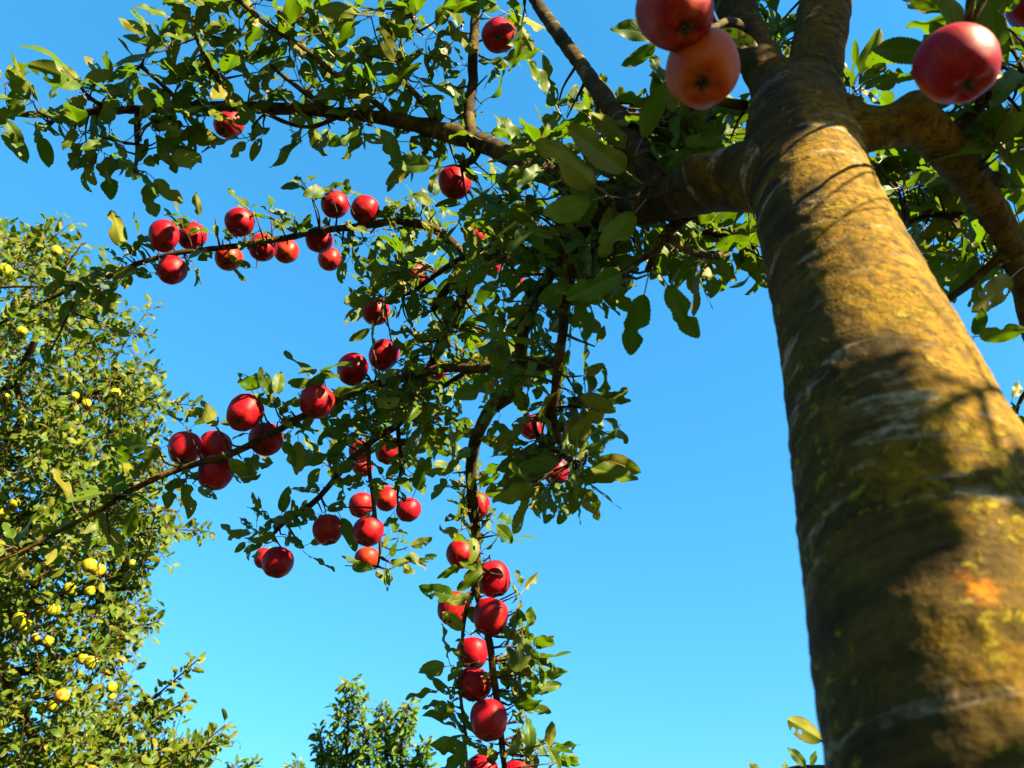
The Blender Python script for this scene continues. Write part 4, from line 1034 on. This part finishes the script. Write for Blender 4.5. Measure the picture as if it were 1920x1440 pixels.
for x, y, dp, kind, lab in yels:
    tip, R = apple(x, y, dp, kind, lab, G_YEL, 0.066, 0.9, 0.35, True, d=min(4.15, max(3.65, F * 0.066 / dp)))
    D = np.linalg.norm(yspine[:, :3] - tip, axis=1); q = yspine[D.argmin(), :3]
    TY.add(spline([list(tip + (q - tip) * 0.3 + np.array((0, 0, 0.05))) + [0.002], list(tip + np.array((0, 0, 0.02))) + [0.0018], list(tip) + [0.0018]], 0.03), 4, 0.1)
SUNLIT_P, SUNLIT_R, SUNLIT_C = (np.array([q[i] for q in SUNLIT]) for i in range(3))
LY.cull(BLOCK)
LY.build(yellow_tree, [M_LEAF2, M_PETIOLE])
tag(link('twigs', TY.mesh('twigs'), yellow_tree, M_TWIG), kind='stuff')

# ---------------------------------------------------------------- young trees whose tips show at the bottom edge
def young_tree(label, leaders, depth, size, per, seed, base_px):
    random.seed(seed)
    b = P(base_px, 1440, depth); loc = (float(b[0]), float(b[1]), 0.0)
    root = tag(empty('young_tree', loc), label, 'tree', 'young fruit trees at the bottom edge')
    stem_top = P(base_px, 1560, depth)
    tb = Tubes(); tb.add(spline([list(np.array(loc) + (0, 0, -.05)) + [.07], list(np.array(loc) + (0.02, 0, 1.0)) + [.055], list(stem_top) + [.035]], 0.08), 10, 0.1); link('trunk', tb.mesh('trunk'), root, M_BRANCH)
    LT = Leaves(SLIM); TT = Tubes()
    for rows, wpx in leaders:
        pts = np.array([list(stem_top) + [0.022]] + [list(P(x, y, depth + dd)) + [rr] for x, y, dd, rr in rows])
        sp = spline(pts, 0.05)
        tb = Tubes(); tb.add(sp, 7, 0.1); link('branch', tb.mesh('branch'), root, M_BRANCH)
        n = len(sp)
        for i in range(3, n):
            t = i / (n - 1)
            for _ in range(per):
                if t > 0.93 and random.random() < 0.5: continue
                a = rnd(0, 6.28); L = wpx * depth / F * (1.12 - t) ** 0.6 * random.uniform(0.35, 1.0)
                dr = np.array((math.cos(a), math.sin(a), rnd(0.3, 1.1)))
                e = sp[i, :3] + nrm(dr) * L
                shoot(LT, TT, spline([list(sp[i, :3]) + [.004], list((sp[i, :3] + e) / 2 + rvec() * .02) + [.003], list(e) + [.0015]], 0.045), size, 0.026, 0.3, 0.7)
    LT.build(root, [M_LEAF3, M_PETIOLE]); tag(link('twigs', TT.mesh('twigs'), root, M_TWIG), kind='stuff')

young_tree('bushy young tree with two upright leafy leaders at the bottom edge',
           [([(650, 1480, 0, .02), (652, 1380, 0, .012), (656, 1285, 0, .004)], 62), ([(620, 1480, .1, .016), (606, 1420, .1, .01), (600, 1372, .1, .004)], 34), ([(690, 1480, -.1, .016), (690, 1400, -.1, .01), (678, 1345, -.1, .004)], 36),
            ([(750, 1490, 0, .02), (752, 1400, 0, .012), (766, 1330, 0, .004)], 42), ([(728, 1480, .1, .014), (722, 1390, .1, .008), (714, 1322, .1, .004)], 26), ([(780, 1480, 0, .014), (792, 1420, 0, .008), (806, 1385, 0, .003)], 26)], 6.6, 0.088, 7, 5, 690)
young_tree('thin young treetop barely rising above the bottom edge, left of the bushy one',
           [([(470, 1500, 0, .014), (470, 1460, 0, .008), (475, 1424, 0, .003)], 20), ([(545, 1500, 0, .014), (548, 1465, 0, .008), (556, 1428, 0, .003)], 26), ([(436, 1500, 0, .014), (438, 1465, 0, .008), (436, 1434, 0, .003)], 16)], 7.4, 0.088, 6, 6, 500)
